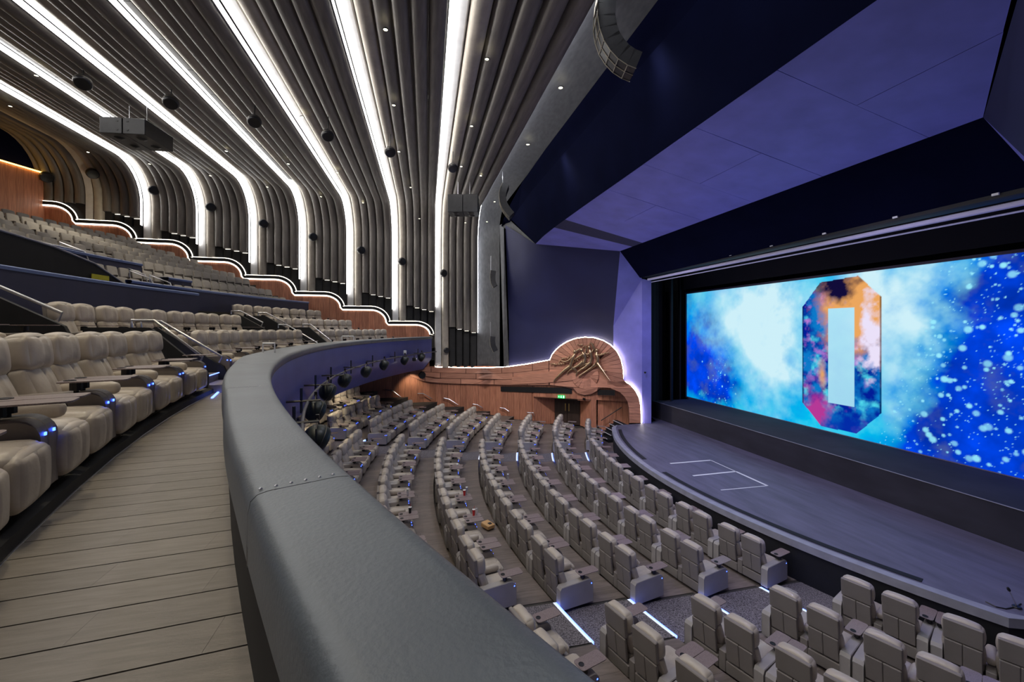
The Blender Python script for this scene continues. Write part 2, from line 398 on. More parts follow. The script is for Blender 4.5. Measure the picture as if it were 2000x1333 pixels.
for k, xr in enumerate(BANDS):
    for j in range(6):
        x0 = xr-2.85+WX*j
        zb = trim_z(x0+WX/2)+.12 if x0 < 1.2 else -2.7
        ze = None
        if j >= 2: ze = trim_z(xr-.3)+1.62-.10*(j-2) if xr < 4 else 1.0-.12*(j-2)
        if j >= 2 and xr == BANDS[1]: ze = 1.55-.12*(j-2)
        if j >= 2 and xr == BANDS[0]: ze = .1-.12*(j-2)
        add_rib(x0, WX, OFFS[j], zb, ze, *(('flat_panel', 'ribpale') if j == 0 else ('rib', 'riblit') if j == 1 else ('rib', 'rib')))
        if ze and j >= 2:                        # scalloped lit end of the raised flutes
            X = x0+WX/2; Y = yw(X); b = MB()
            arc = [(x0+WX*(.04+.92*t), Y-OFFS[j]-.15*math.sqrt(max(0, 1-(2*t-1)**2))) for t in np.linspace(0, 1, 7)]
            b.poly([(a, y_, ze) for a, y_ in arc]+[(x0+WX, Y, ze), (x0, Y, ze)])
            b.build('rib_end', M['rib'], ceiling)
            if j >= 3: MB().box((X, Y-.10, ze-.03), (WX*.6, .02, .012)).build('rib_end_light', M['ledw'], ceiling)
    # concealed strip at the step edge, shining onto the next flute
    P = rib_path(xr, 0, trim_z(xr)+.9 if xr < 1 else (1.1 if xr > 4 else 1.5)); b = MB()
    if xr > 4: P = rib_path(xr, 0, -.3)
    rows = []
    for (y, z, n) in P:
        X = xr+.035+skew(xr, y); e_ = .30 if k else .17; y2 = y+n[1]*.10; z2 = z+n[2]*.10; y3 = y+n[1]*e_; z3 = z+n[2]*e_
        rows.append([(X, y2, z2), (X, y3, z3)])
    b.grid(rows); b.build('cove_light', M['led' if k else 'ledsoft'], ceiling)
    rows = [[(a[0]-.012, a[1], a[2]), (c[0]-.012, c[1], c[2])] for a, c in rows]     # opaque back of the strip
    MB().grid(rows).build('cove_back', M['ribwhite'], ceiling)
for xr in (BANDS[4], BANDS[6]):
    for a_ in range(18):
        ya, yb = 26.6-1.5*a_, 26.6-1.5*a_-1.47
        if yb < NY: break
        X0 = xr+WX*.62; z = zc(X0)-.075
        MB().slab([(X0-.085+skew(X0, ya), ya, z), (X0+.085+skew(X0, ya), ya, z), (X0+.085+skew(X0, yb), yb, z), (X0-.085+skew(X0, yb), yb, z)],
                  [(X0-.085+skew(X0, ya), ya, z+.06), (X0+.085+skew(X0, ya), ya, z+.06), (X0+.085+skew(X0, yb), yb, z+.06), (X0-.085+skew(X0, yb), yb, z+.06)]).build('linear_vent', M['ventg'], ceiling)
# ribs behind the last band
for j in range(9):
    x0 = BANDS[-1]-2.85-WX*(j+1)
    add_rib(x0, WX, .02+.0*j, max(trim_z(x0+.1)+.12, 7.2), None)

# cove panel right of the first band, bulkhead strip and stage-side soffits
cove = MB(); rows = []
prof = [(4.50, .02), (4.62, -.02), (4.9, -.06), (5.25, .0), (5.6, .12), (5.95, .32)]
for (y, z, n) in rib_path(4.5, 0, -2.7):
    f = 1 if abs(n[2]) > .5 else abs(n[2])*2
    yy = y
    rows.append([(X, min(y+n[1]*o, yw(X)-.0 if y > 26 else y), z+n[2]*o) for X, o in prof])
cove.grid(rows); ceilc = cove.build('cove_panel', M['cove'], ceiling, smooth=True)
ystr = [NY, 6, 12, 18, 22, 25, 26.8, 27.9]; zd = [0, 0, 0, 0, .12, .55, .95, 1.5]
b = MB(); b.grid([[(5.9, y, 8.05-d) for y, d in zip(ystr, zd)], [(6.35, y-.4*(y > 24), 7.45-.45*d) for y, d in zip(ystr, zd)]]); b.build('bulkhead_strip', M['darkn'], ceiling)
bulk_far = at_d(1046, 477, 25.1)
b = MB(); b.grid([[(6.35, y-.4*(y > 24), 7.45-.45*d) for y, d in zip(ystr[:-1], zd[:-1])],
                  [Vector((7.2, 2*CY-bulk_far.y, 5.2)), (7.2, 6, 5.22), (7.2, 12, 5.22), (7.2, 17, 5.22), (7.2, 20, 5.2), (7.2, 22.5, 5.15), bulk_far]]); b.build('bulkhead_face', M['darkn'], ceiling)
# coffered violet soffit: separate panels with open joints
P1 = at_d(1211, 491, 23.4); P2 = mir(P1)
def cof(x, y): return Vector((P1.x if x > 11 else x, y, 5.22-(x-7.2)*(5.22-P1.z)/4.1))
def coffer(c4, m='violet'):
    ctr = sum(c4, Vector())/4; f = [p+(ctr-p).normalized()*.010 for p in c4]
    MB().slab(f, [p+Vector((0, 0, .08)) for p in f]).build('soffit_panel', M[m], ceiling)
ysm = [2*CY-bulk_far.y, 7.0, 9.5, 12.0, 14.5, 17.0, 19.0]
for k in range(len(ysm)-1):
    a, c = ysm[k], ysm[k+1]
    a2 = a if a > P2.y else P2.y
    if k % 2 == 0:
        coffer([cof(7.2, a), cof(9.25, (a+a2)/2), cof(9.25, c), cof(7.2, c)]); coffer([cof(9.25, (a+a2)/2), cof(11.3, a2), cof(11.3, c), cof(9.25, c)])
    else: coffer([cof(7.2, a), cof(11.3, a2), cof(11.3, c), cof(7.2, c)])
coffer([cof(7.2, 19.0), cof(11.3, 19.0), cof(11.3, 20.0), cof(7.2, 20.6)], 'navy')
coffer([cof(7.2, 20.6), cof(11.3, 20.0), P1, bulk_far], 'violet')
# proscenium header
PT = at_d(1246, 544, 24.2)
hd = MB(); hd.quad(P1, PT, Vector((12.75, 2*CY-PT.y, 3.02)), P2)
hd.build('header_fascia', M['darkn'], ceiling)  # darker navy holds the shade of a face turned from the screen
HB = 3.0
hb = MB(); hb.box((13.0, CY, HB-.03), (.5, 15.9, .12)); hb.build('header_edge', M['blackm'], ceiling)
for zz, rr, xx in ((2.76, .07, 13.05), (2.62, .025, 13.25)):
    MB().tube([(xx, CY-7.7, zz), (xx, CY+7.55, zz)], rr, 8).build('curtain_rail', M['lav'], ceiling)
for k in range(8): MB().box((12.72, 6.6+2*k, 3.0), (.04, .12, .05)).build('rail_clip', M['white'], ceiling)
MB().box((15.0, CY, 4.8), (3.6, 21, .05)).build('fly_soffit', M['blackm'], ceiling)
# upper leaning far side wall and its mirror
def blue_wall(parent, f=lambda p: p):
    t0 = at_d(987, 440, 27.4); t2 = P1; t1 = bulk_far
    bu = [994, 1030, 1070, 1110, 1150, 1175, 1198]; bots = [wall_pt(u, 752, -.10) for u in bu]; b1 = wall_pt(1198, 800, -.08)
    tt = [(u-987)/(1211-987)*1.0 for u in (987, 1018, 1048, 1090, 1130, 1170, 1211)]
    tops = [t0, t0.lerp(t1, .5), t1, t1.lerp(t2, .25), t1.lerp(t2, .5), t1.lerp(t2, .75), t2]
    q = MB(); mids = [Vector((p.x, p.y, .15)) for p in bots]
    q.grid([[f(p) for p in bots], [f(p) for p in mids]]); q = MB()
    q.grid([[f(p) for p in bots]]+[[f(a.lerp(c, k)) for a, c in zip(mids, tops)] for k in (0, .12, .3, .5, .75, 1)]); q.build('upper_panel', M['navy'], parent, True)
    b1 = mids[-1]; b1l = bots[-1]; s0 = wall_pt(1225, 800, -.10); s0.z = b1l.z; s0u = Vector((s0.x, s0.y, .15))
    s1 = at_d(1254, 832, 24.0); s2 = at_d(1254, 545, 24.0); e1 = at_d(1272, 832, 23.9); e2 = at_d(1272, 549, 23.9)
    q = MB(); q.poly([f(p) for p in (b1, s0u, s2, t2)]); q.poly([f(p) for p in (b1l, s0, s0u, b1)]); q.poly([f(p) for p in (s0, s1, s2, s0u)]); q.build('splay_panel', M['violet'], parent)
    q = MB(); q.slab([f(p) for p in (s1, e1, e2, s2)], [f(p+Vector((.25, .6, 0))) for p in (s1, e1, e2, s2)]); q.build('pillar_panel', M['violet'], parent)
    q = MB(); q.quad(f(wall_pt(985, 745, -.02)), f(wall_pt(995, 745, -.1)), f(at_d(984, 445, 27.4)), f(at_d(976, 440, 28.3)))
    q.quad(f(at_d(976, 440, 28.3)), f(at_d(988, 448, 27.4)), f(bulk_far), f(Vector((6.35, 26.8, 7.1))))
    q.build('edge_return', M['cove'], parent)
blue_wall(wall_far); blue_wall(wall_near, mir)

# ------------------------------------------------------------------ stage
SZ = -5.4
Lpx = [(1201,835),(1202.5,847),(1210,865),(1223.5,880),(1240,895),(1264,914.5),(1291,934),(1330,953.5),(1360,970),(1395,987),(1460,1014),(1520,1040),(1640,1086.5),(1760,1136),(1880,1181),(1960,1203)]
raw = [at_z(u, v, SZ) for u, v in Lpx]
ctrl = [(11.3, 21.5), (10.55, 20.9)]+[]
# smooth front edge: circular arc fitted to the measured points
pa = np.array([(p.x, p.y) for p in raw[3:15]]); Am = np.c_[2*pa, np.ones(len(pa))]; sol = np.linalg.lstsq(Am, (pa**2).sum(1), rcond=None)[0]
SCx, SCy = sol[0], sol[1]; SR = math.sqrt(sol[2]+SCx**2+SCy**2)
def stage_arc(off=0, n=40):
    R = SR-off; out = []
    a0 = math.asin((21.0-SCy)/SR); a1 = math.asin((5.45-SCy)/SR)
    for k in range(n+1):
        a = a0+(a1-a0)*k/n; out.append((SCx-R*math.cos(a), SCy+R*math.sin(a)))
    return out
arc = stage_arc()
stage_root = empty('stage', (12, CY, SZ), label='black thrust stage with curved pale lip in front of the screen', cat='stage')
def sb(b, name, m, smooth=False):
    o = b.build(name, M[m], stage_root, smooth); o.location = (-12, -CY, -SZ); return o
e0 = (arc[0][0]+.5, arc[0][1]+.45); e1 = (arc[-1][0]+.6, arc[-1][1]-.3)
outl = [(17.4, 24), (13.3, 24), (13.3, 21.55), e0]+arc+[e1, (13.3, 5.85), (13.3, 3.4), (17.4, 3.4)]
outl = [(14.6, 24.2), (14.0, 22.0), (13.2, 21.5), e0]+arc+[e1, (13.2, 5.8), (14.6, 3)]
b = MB(); b.poly([(x, y, SZ) for x, y in outl]); sb(b, 'deck', 'stage')
o_in = stage_arc(.0); edge = [e0]+arc+[e1]
b = MB(); b.grid([[(x, y, SZ-.16) for x, y in edge], [(x, y, -6.42) for x, y in edge]]); sb(b, 'skirt', 'stageblk')
lo = [e0]+stage_arc(-.06)+[e1]; li = [e0]+stage_arc(.16)+[e1]
b = MB(); b.grid([[(x, y, SZ-.16) for x, y in lo], [(x, y, SZ+.02) for x, y in lo], [(x, y, SZ+.02) for x, y in li], [(x, y, SZ) for x, y in li]]); sb(b, 'lip', 'lip')
for (k0, k1) in ((1, 15), (18, 38)):
    a_ = stage_arc(.26)[k0:k1]; c_ = stage_arc(.44)[k0:k1]
    b = MB(); b.slab([(x, y, SZ+.012) for x, y in a_]+[(x, y, SZ+.012) for x, y in reversed(c_)], [(x, y, SZ+.002) for x, y in a_]+[(x, y, SZ+.002) for x, y in reversed(c_)]); sb(b, 'footlight_trough', 'stageblk')
def tape(p, q, w_=.05):
    p = at_z(*p, SZ); q = at_z(*q, SZ); d = (q-p).normalized(); n = Vector((-d.y, d.x, 0))*w_/2; up = Vector((0, 0, .004))
    sb(MB().slab([p-n+up, q-n+up, q+n+up, p+n+up], [p-n, q-n, q+n, p+n]), 'tape_mark', 'tape')
tape((1309, 906), (1388, 899.5), .09); tape((1353.5, 930), (1437, 921.5), .09); tape((1408, 958), (1499, 949.5), .04)
tape((1388, 899.5), (1437, 921.5), .04); tape((1437, 921.5), (1499, 949.5), .09)
# box under the screen and its back wall
b = MB(); zt = -4.40
b.box((16.0, CY, (zt+SZ)/2-.0), (3.2, 18.4, zt-SZ)); sb(b, 'screen_plinth', 'apron')
for k in range(4):
    pass
sb(MB().box((14.39, CY, zt-.012), (.02, 18.4, .02)), 'plinth_edge', 'lip')
# steps up to the stage at the far corner
st = empty('stage_steps', (11.0, 21.9, -6.4), label='short flight of black steps with pale nosings beside far end of stage', cat='steps')
for k in range(5):
    x = 10.75+.24*k; z = -6.4+.19*(k+1)
    o = MB().bevbox((x-11.0+.15, .35, (z+6.4)/2), (.24, 1.3, z+6.4), .01).build('step', M['blackm'], st)
    o = MB().box((x-11.0-.02, .35, z+6.4+.005), (.04, 1.2, .012)).build('nosing', M['white'], st)
# wing curtains and masking
wing = empty('wing_curtain', (14.9, 22.3, SZ), label='black folded wing curtain hanging at the far side of the stage', cat='curtain')
def drape(p, q, z0, z1, amp, n, parent, name, m='curtain'):
    p = Vector((*p, 0)); q = Vector((*q, 0)); d = q-p; nn = Vector((-d.y, d.x, 0)).normalized(); rows = [[], [], []]
    for k in range(n*6+1):
        t = k/(n*6); o_ = p+d*t+nn*amp*math.sin(t*n*2*math.pi)*(.8+.2*math.sin(7*t))
        for r_, z in zip(rows, (z0, (z0+z1)/2, z1)): r_.append((o_.x, o_.y, z))
    o = MB().grid(rows).build(name, M[m], parent, smooth=True); o.location = -parent.location; return o
drape((13.6, 22.6), (15.2, 23.2), SZ+.02, 3.6, .09, 5, wing, 'drape')
drape((15.3, 22.4), (16.2, 23.6), SZ+.02, 3.6, .09, 4, wing, 'drape')
drape((16.3, 22.9), (17.0, 24.4), SZ+.02, 3.6, .07, 4, wing, 'drape')
bd = struct(MB().quad((14.0, 29, -6), (18, 27, -6), (18, 27, 5), (14.0, 29, 5)).quad((18.2, 28, -6), (18.2, -2, -6), (18.2, -2, 5), (18.2, 28, 5)).build('wall_stage', M['stageblk']))
mk = empty('masking_border', (16.9, CY, 3.2), label='black fabric border hanging above the whole width of the screen', cat='curtain')
drape((16.6, 25), (16.6, 2.4), 2.42, 4.7, .02, 16, mk, 'drape')
# ------------------------------------------------------------------ LED screen
SXX = 17.35; Y0, Y1, Z0, Z1 = 23.72, 3.68, -4.38, 2.22
scr = empty('screen', (SXX, CY, Z0), label='huge wide LED screen glowing blue with a multicoloured letter O', cat='screen')
NU, NV = 660, 214
rng = np.random.default_rng(5)
def vnoise(U, V, f, seed):
    g = np.random.default_rng(seed).random((int(f*4)+4, int(f)*8+8))
    x = U*f*3; y = V*f; xi = x.astype(int); yi = y.astype(int); fx = x-xi; fy = y-yi; fx = fx*fx*(3-2*fx); fy = fy*fy*(3-2*fy)
    g = g.T; h, w_ = g.shape; xi %= h-1; yi %= w_-1
    return (g[xi, yi]*(1-fx)+g[xi+1, yi]*fx)*(1-fy)+(g[xi, yi+1]*(1-fx)+g[xi+1, yi+1]*fx)*fy
def fbm(U, V, f, seed, o=5):
    s = 0; a = 1; t = 0
    for k in range(o): s = s+a*vnoise(U, V, f, seed+k); t += a; a *= .55; f *= 2.03
    return s/t
U, V = np.meshgrid(np.linspace(0, 1, NU+1), np.linspace(0, 1, NV+1), indexing='ij')
nA = fbm(U, V, 3, 10); nB = fbm(U, V, 5, 30); nC = fbm(U, V, 9, 50, 6); nD = fbm(U+.1, V, 2, 70)
Uw = U+(nA-.5)*.17+(nC-.5)*.05; Vw = V+(nB-.5)*.5
def blob(u, v, su, sv): return np.exp(-((Uw-u)/su)**2-((Vw-v)/sv)**2)
white = .95*blob(.22, .85, .11, .35)+.85*blob(.30, .52, .075, .34)+.85*blob(.585, .88, .065, .34)+.30*blob(.42, .7, .10, .5)+.35*blob(.57, .45, .04, .3)
deep = 1.5*blob(.05, .42, .09, .30)+1.2*blob(.13, .10, .07, .18)+1.7/(1+np.exp(-(Uw-.63-.085*V)/.035))+.3*blob(.02, .9, .04, .3)
deep = np.clip(deep*(1.25-.6*white), 0, 1); white = np.clip(white*1.1, 0, 1)
def hexc(r, g, b): return np.array([(c/255)**2.2 for c in (r, g, b)])
cy_, dp_, wh_ = hexc(0, 200, 240), hexc(0, 62, 205), hexc(205, 240, 250)
mid = hexc(20, 150, 235)
C_ = cy_+(mid-cy_)*np.clip(nC*1.6-.5, 0, 1)[..., None]*.8
C_ = C_+(dp_*(.35+1.3*nB[..., None]*nC[..., None]*2)-C_)*deep[..., None]; wf_ = np.clip(white*1.1-.5*(nC-.45), 0, 1)**1.3
C_ = C_+(wh_-C_)*wf_[..., None]
YY = Y0+(Y1-Y0)*U; ZZ = Z0+(Z1-Z0)*V
px_y = abs(Y1-Y0)/NU
for k in range(2000):                              # paint droplets
    if k < 1900: u0 = .62+.40*rng.random()**.8; v0 = rng.random(); u0 += .10*(v0-.5)
    else: u0 = .15+.04*rng.normal(); v0 = abs(.22+.17*rng.normal())
    r = .014+.065*rng.random()**7*(1.5 if u0 > .64 else .7); yc = Y0+(Y1-Y0)*u0; zc_ = Z0+(Z1-Z0)*v0
    u0 = min(max(u0, .01), .99); v0 = min(v0, .99); i0 = int(u0*NU); j0 = int(v0*NV); di = int(r*1.5/px_y)+2
    sl = (slice(max(0, i0-di), i0+di), slice(max(0, j0-di), j0+di))
    d2 = ((YY[sl]-yc)**2+(ZZ[sl]-zc_)**2)/r/r; a_ = np.clip(1.4-d2, 0, 1)*(.55+.45*rng.random())
    C_[sl] = C_[sl]+(hexc(150, 235, 255)-C_[sl])*a_[..., None]
OCT = [(15.5, .98), (14.65, 2.0), (13.05, 2.1), (12.2, 1.2), (12.2, -3.22), (13.1, -4.2), (14.6, -4.25), (15.5, -3.36)]
ins = np.ones_like(U, bool)
for (a, b_) in zip(OCT, OCT[1:]+OCT[:1]):
    ins &= ((b_[0]-a[0])*(ZZ-a[1])-(b_[1]-a[1])*(YY-a[0])) >= 0
hole = (YY > 13.2) & (YY < 14.3) & (ZZ > -3.15) & (ZZ < .85)
om = ins & ~hole
q1 = fbm(U*1.5, V*1.5, 10, 90, 6); q2 = fbm(U*1.5+.3, V*1.5, 9, 120, 6); q3 = fbm(U*1.5, V*1.5+.4, 11, 150, 6)
base = hexc(20, 120, 200)+(hexc(10, 35, 150)-hexc(20, 120, 200))*np.clip((q1-.35)*3.2, 0, 1)[..., None]
base = base+(hexc(80, 215, 235)-base)*np.clip((q2-.58)*5, 0, 1)[..., None]
pk = np.clip((q3-.52)*5, 0, 1)*np.clip(1.1-abs(ZZ-.2)/3.6, .25, 1); base = base+(hexc(190, 120, 215)-base)*pk[..., None]
orr = np.clip(1.9-np.hypot((YY-12.9)/1.15, (ZZ-.9)/1.25)+(q1-.5)*1.3, 0, 1)+.9*np.clip(1-np.hypot((YY-14.55)/.22, (ZZ+2.0)/.7)+(q2-.5)*1.2, 0, 1)
base = base+(hexc(235, 165, 95)-base)*np.clip(orr, 0, 1)[..., None]
dk = np.clip(1.5-np.hypot((YY-13.9)/.75, (ZZ-1.8)/.55)+(q2-.5)*2, 0, 1); base = base+(hexc(25, 20, 60)-base)*dk[..., None]
mg = np.clip(1.5-np.hypot((YY-14.9)/.6, (ZZ+3.6)/.7)+(q3-.5)*2, 0, 1); base = base+(hexc(180, 60, 150)-base)*mg[..., None]
bt = np.clip((-3.2-ZZ)*1.3+(q1-.5), 0, .85); base = base+(hexc(10, 50, 170)-base)*(bt*(1-mg))[..., None]
wt = np.clip(1.4-np.hypot((YY-12.5)/.35, (ZZ+.3)/1.3)+(q3-.5)*3, 0, 1); base = base+(hexc(235, 225, 250)-base)*wt[..., None]
C_[om] = base[om]
hw = hole; C_[hw] = (C_[hw]*.25+(hexc(190, 235, 250)*.75)*(.9+.1*V[hw][:, None]))
edge_m = ins & ((np.abs(YY-15.47) < .03) | (np.abs(YY-12.22) < .03)) & om; C_[edge_m] *= .35
vs = np.stack([np.zeros_like(U), YY-CY, ZZ-Z0], -1).reshape(-1, 3)
idx = np.arange((NU+1)*(NV+1)).reshape(NU+1, NV+1)
fc = np.stack([idx[:-1, :-1], idx[:-1, 1:], idx[1:, 1:], idx[1:, :-1]], -1).reshape(-1, 4)
me = bpy.data.meshes.new('display'); me.vertices.add(len(vs)); me.vertices.foreach_set('co', vs.ravel())
me.loops.add(len(fc)*4); me.loops.foreach_set('vertex_index', fc.ravel().astype(np.int32)); me.polygons.add(len(fc)); me.polygons.foreach_set('loop_start', np.arange(0, len(fc)*4, 4, dtype=np.int32))
me.update(calc_edges=True); ca = me.color_attributes.new('picture', 'FLOAT_COLOR', 'POINT')
ca.data.foreach_set('color', np.concatenate([np.clip(C_, 0, 1.2), np.ones_like(U)[..., None]], -1).reshape(-1).astype(np.float32))
mm = bpy.data.materials.new('screen_picture'); mm.use_nodes = True; nt = mm.node_tree; nt.nodes.clear()
a_ = nt.nodes.new('ShaderNodeVertexColor'); a_.layer_name = 'picture'; e_ = nt.nodes.new('ShaderNodeEmission'); o_ = nt.nodes.new('ShaderNodeOutputMaterial')
e_.inputs[1].default_value = .74; nt.links.new(a_.outputs[0], e_.inputs[0]); nt.links.new(e_.outputs[0], o_.inputs[0]); me.materials.append(mm)
child('display', me, scr)
b = MB(); H_ = Z1-Z0; W_ = (Y0-Y1)/2
b.box((.0, W_+.05, H_/2), (.12, .1, H_+.2)).box((0, -W_-.05, H_/2), (.12, .1, H_+.2)).box((0, 0, H_+.05), (.12, 2*W_, .1)).box((0, 0, -.05), (.12, 2*W_, .1))
b.build('bezel', mat('screen_bezel', (.20, .17, .24), .5), scr)
MB().box((.1, 0, H_/2), (.1, 2*W_, H_)).build('back_panel', M['black'], scr)

# ================================================================== far wall: veneer boards, frieze, door
wz = -2.35
def board(a, b_, off, z0, z1, parent, m='wood', name='wood_board', thick=.04):
    a = Vector((*a, 0)); b_ = Vector((*b_, 0)); t = (b_-a).normalized(); n = Vector((t.y, -t.x, 0))
    z0a, z0b = z0 if isinstance(z0, tuple) else (z0, z0); z1a, z1b = z1 if isinstance(z1, tuple) else (z1, z1)
    A = a+n*off; B = b_+n*off
    fr = [Vector((A.x, A.y, z0a)), Vector((B.x, B.y, z0b)), Vector((B.x, B.y, z1b)), Vector((A.x, A.y, z1a))]
    return MB().slab(fr, [p-n*thick for p in fr]).build(name, M[m], parent)
def seg_boards(a, b_, z0, z1, wd=.42, off=.06, parent=wall_far):
    a = np.array(a, float); b_ = np.array(b_, float); L_ = np.linalg.norm(b_-a); n = max(1, round(L_/wd)); t = (b_-a)/L_
    for k in range(n):
        board(a+t*(L_*k/n+.006), a+t*(L_*(k+1)/n-.006), off, z0, z1, parent)
seg_boards((-9, 29.5), (1.3, 29.5), -6.4, -2.3); seg_boards((1.3, 29.5), (5, 28.75), -6.45, -2.6); seg_boards((5, 28.75), (7.9, 26.9), -6.45, -2.6)
DA, DB = (7.9, 26.9), (11.4, 24.6)
# door bay, measured on the wall plane
def L_(u, v): return at_line(u, v, DA, DB, .06)
pdl, pdr, ppl, ppr, pend = L_(1042, 832), L_(1127, 832), L_(1127, 832), L_(1165, 832), L_(1226, 832)
ztop = L_(1085, 779).z
def xy(p): return (p.x, p.y)
seg_boards(DA, xy(L_(1042, 800)), -6.4, -2.9, .42, 0)
seg_boards(xy(L_(1042, 800)), xy(L_(1128, 800)), ztop, -2.9, .42, 0)
seg_boards(xy(L_(1154, 800)), xy(L_(1165, 800)), -6.4, -2.9, .42, 0)
seg_boards(xy(L_(1128, 800)), xy(L_(1154, 800)), L_(1140, 783).z, -2.9, .42, 0)
seg_boards(xy(L_(1165, 800)), xy(L_(1228, 800)), L_(1190, 783).z, -2.9, .42, 0)
q0 = np.array(xy(L_(1166, 800))); nrm = np.array([DB[1]-DA[1], -(DB[0]-DA[0])])/math.dist(DA, DB)
seg_boards(q0-nrm*.25, np.array(xy(L_(1228, 800)))-nrm*.25, -6.4, L_(1190, 783).z, .42, 0)
# side reveals of the entrance, splayed inward, and the door leaves
dl0 = np.array(xy(L_(1042, 800))); dl1 = np.array(xy(L_(1077, 800)))-nrm*.9; dr0 = np.array(xy(L_(1128, 800)))-nrm*.9; dr1 = np.array(xy(L_(1154, 800)))
seg_boards(dl0, dl1, -6.4, ztop, .3, 0); seg_boards(dr0, dr1, -6.4, ztop, .3, 0)
MB().slab([Vector((*dl0, ztop)), Vector((*dl1, ztop)), Vector((*dr0, ztop)), Vector((*dr1, ztop))], [Vector((*p, ztop+.05)) for p in (dl0, dl1, dr0, dr1)]).build('door_soffit', M['woodd'], wall_far)
dm = (dl1+dr0)/2; dd = struct(MB().box((0, 0, 0), (.01, .01, .01)).build('door_1', M['woodd'])); dd.location = Vector((*dm, -6.4)); dang = math.atan2(dr0[1]-dl1[1], dr0[0]-dl1[0]); dd.rotation_euler = (0, 0, dang)
wid = math.dist(dl1, dr0); hh = ztop+6.4
for s_ in (-1, 1):
    lf = MB().bevbox((s_*wid/4, 0, hh/2), (wid/2-.02, .06, hh-.03), .008).build('door_leaf', M['woodd'], dd)
    MB().box((s_*.12, -.05, 1.15), (.05, .03, .5)).build('pull_handle', M['brass'], lf)
    MB().box((s_*.12, -.05, 1.75), (.05, .02, .06)).build('vision_stud', M['steel'], lf)
# skirting
for (a, b_) in (((-9, 29.5), (1.3, 29.5)), ((1.3, 29.5), (5, 28.75)), ((5, 28.75), (7.9, 26.9))): board(a, b_, .09, -6.4, -6.12, wall_far, 'black', 'skirting_board')
# black slot openings
def wall_poly(pts, off0, off1, name, m, parent, smooth=False):
    fr = [wall_pt(u, v, off1) for u, v in pts]; bk = [wall_pt(u, v, off0) for u, v in pts]
    return MB().slab(fr, bk).build(name, m if not isinstance(m, str) else M[m], parent)
vent = empty('slot_vent', (0, 0, 0), label='long black slot opening above the exit doors', cat='vent')
wall_poly([(978, 755.5), (1117, 757.5), (1117, 769.5), (978, 765)], .07, .10, 'slot', 'black', vent)
vent = empty('slot_vent', (0, 0, 0), label='short black slot opening under the wooden arch right of the roundel', cat='vent')
wall_poly([(1167, 761.5), (1201, 762.5), (1201, 773), (1167, 772)], .07, .10, 'slot', 'black', vent)

# frieze --------------------------------------------------------------
fr = empty('wooden_frieze', (0, 0, 0), label='curved wooden frieze with fan disc and glowing edge on the far wall', cat='wall panel')
cxp, cyp, Rp = 1146, 717, 58
arch = [(1074, 704), (1078, 694), (1085, 685), (1095, 676), (1108, 668), (1124, 662), (1142, 659.5), (1160, 660.5), (1177, 665.5), (1192, 674), (1204, 686), (1212, 701), (1216, 717), (1217.5, 732), (1216.5, 744)]
topL = [(800, 716), (845, 717.5), (900, 719), (950, 719.5), (990, 717.5), (1030, 712)]
right = [(1231, 752.5), (1241, 764), (1248, 778), (1251, 793), (1252, 827)]
rin = [(1229, 827), (1229, 800), (1226, 786), (1218, 772), (1206, 763), (1192, 758.5), (1174, 757.5)]
bump = [(1166, 765), (1154, 771), (1141, 772.5), (1128, 769), (1118, 760)]
botL = [(1080, 752.5), (1040, 753.5), (1000, 753), (950, 751.5), (900, 750.5), (850, 748.5), (825, 745), (800, 735)]
_0 = 0
def fpiece(pts, o0, o1, m='woodh', name='wood_board', parent=fr): return wall_poly(pts, o0, o1, name, m, parent)
# backing pieces, in convex strips so that the surface follows the wall
def bott(u):
    L2 = sorted(botL+bump+[(1172, 758), (1192, 758.5), (1206, 763), (1218, 772), (1226, 786), (1229, 827)]);
    for a, b_ in zip(L2[:-1], L2[1:]):
        if a[0] <= u <= b_[0]: return a[1]+(b_[1]-a[1])*(u-a[0])/(b_[0]-a[0]+1e-9)
    return L2[0][1] if u < L2[0][0] else 827
def topp(u):
    L2 = topL+arch+right
    for a, b_ in zip(L2[:-1], L2[1:]):
        if a[0] <= u <= b_[0]: return a[1]+(b_[1]-a[1])*(u-a[0])/(b_[0]-a[0]+1e-9)
    return L2[0][1]
us = list(range(800, 1070, 10))+list(range(1070, 1252, 4))
front = [[wall_pt(u, topp(u), .16), wall_pt(u, bott(u), .16)] for u in us]
back = [[wall_pt(u, topp(u), .0), wall_pt(u, bott(u), .0)] for u in us]
bb = MB(); bb.grid(front); bb.grid([[f[0], k[0]] for f, k in zip(front, back)]); bb.grid([[f[1], k[1]] for f, k in zip(front, back)]); bb.build('backing', M['groove'], fr)
random.seed(2)
def hband(ul, ur, f0, f1, off):                     # a horizontal board between two fractions of the band height
    uu = np.linspace(ul+.6, ur-.6, max(2, int((ur-ul)/6)+1)); rows = []
    for (o_, ) in ((off,),):
        T = []; B = []
        for u in uu:
            t, b_ = topp(u), min(bott(u), 753.0)
            T.append(wall_pt(u, t+(b_-t)*f0+.4, o_)); B.append(wall_pt(u, t+(b_-t)*f1-.4, o_))
        rows = [T, B]
    return MB().slab(rows[0]+rows[1][::-1], [wall_pt(800, 0, 0)*0+p+Vector((.0, .05, 0)) for p in rows[0]+rows[1][::-1]]).build('wood_board', M['woodh'], fr)
for r_, (f0, f1, brk) in enumerate(((.0, .34, (800, 842, 910, 980, 1040, 1072)), (.34, .68, (800, 860, 930, 1002, 1072)), (.68, 1.0, (800, 830, 900, 965, 1030, 1072)))):
    for a, b_ in zip(brk[:-1], brk[1:]): hband(a, b_, f0, f1, .19)
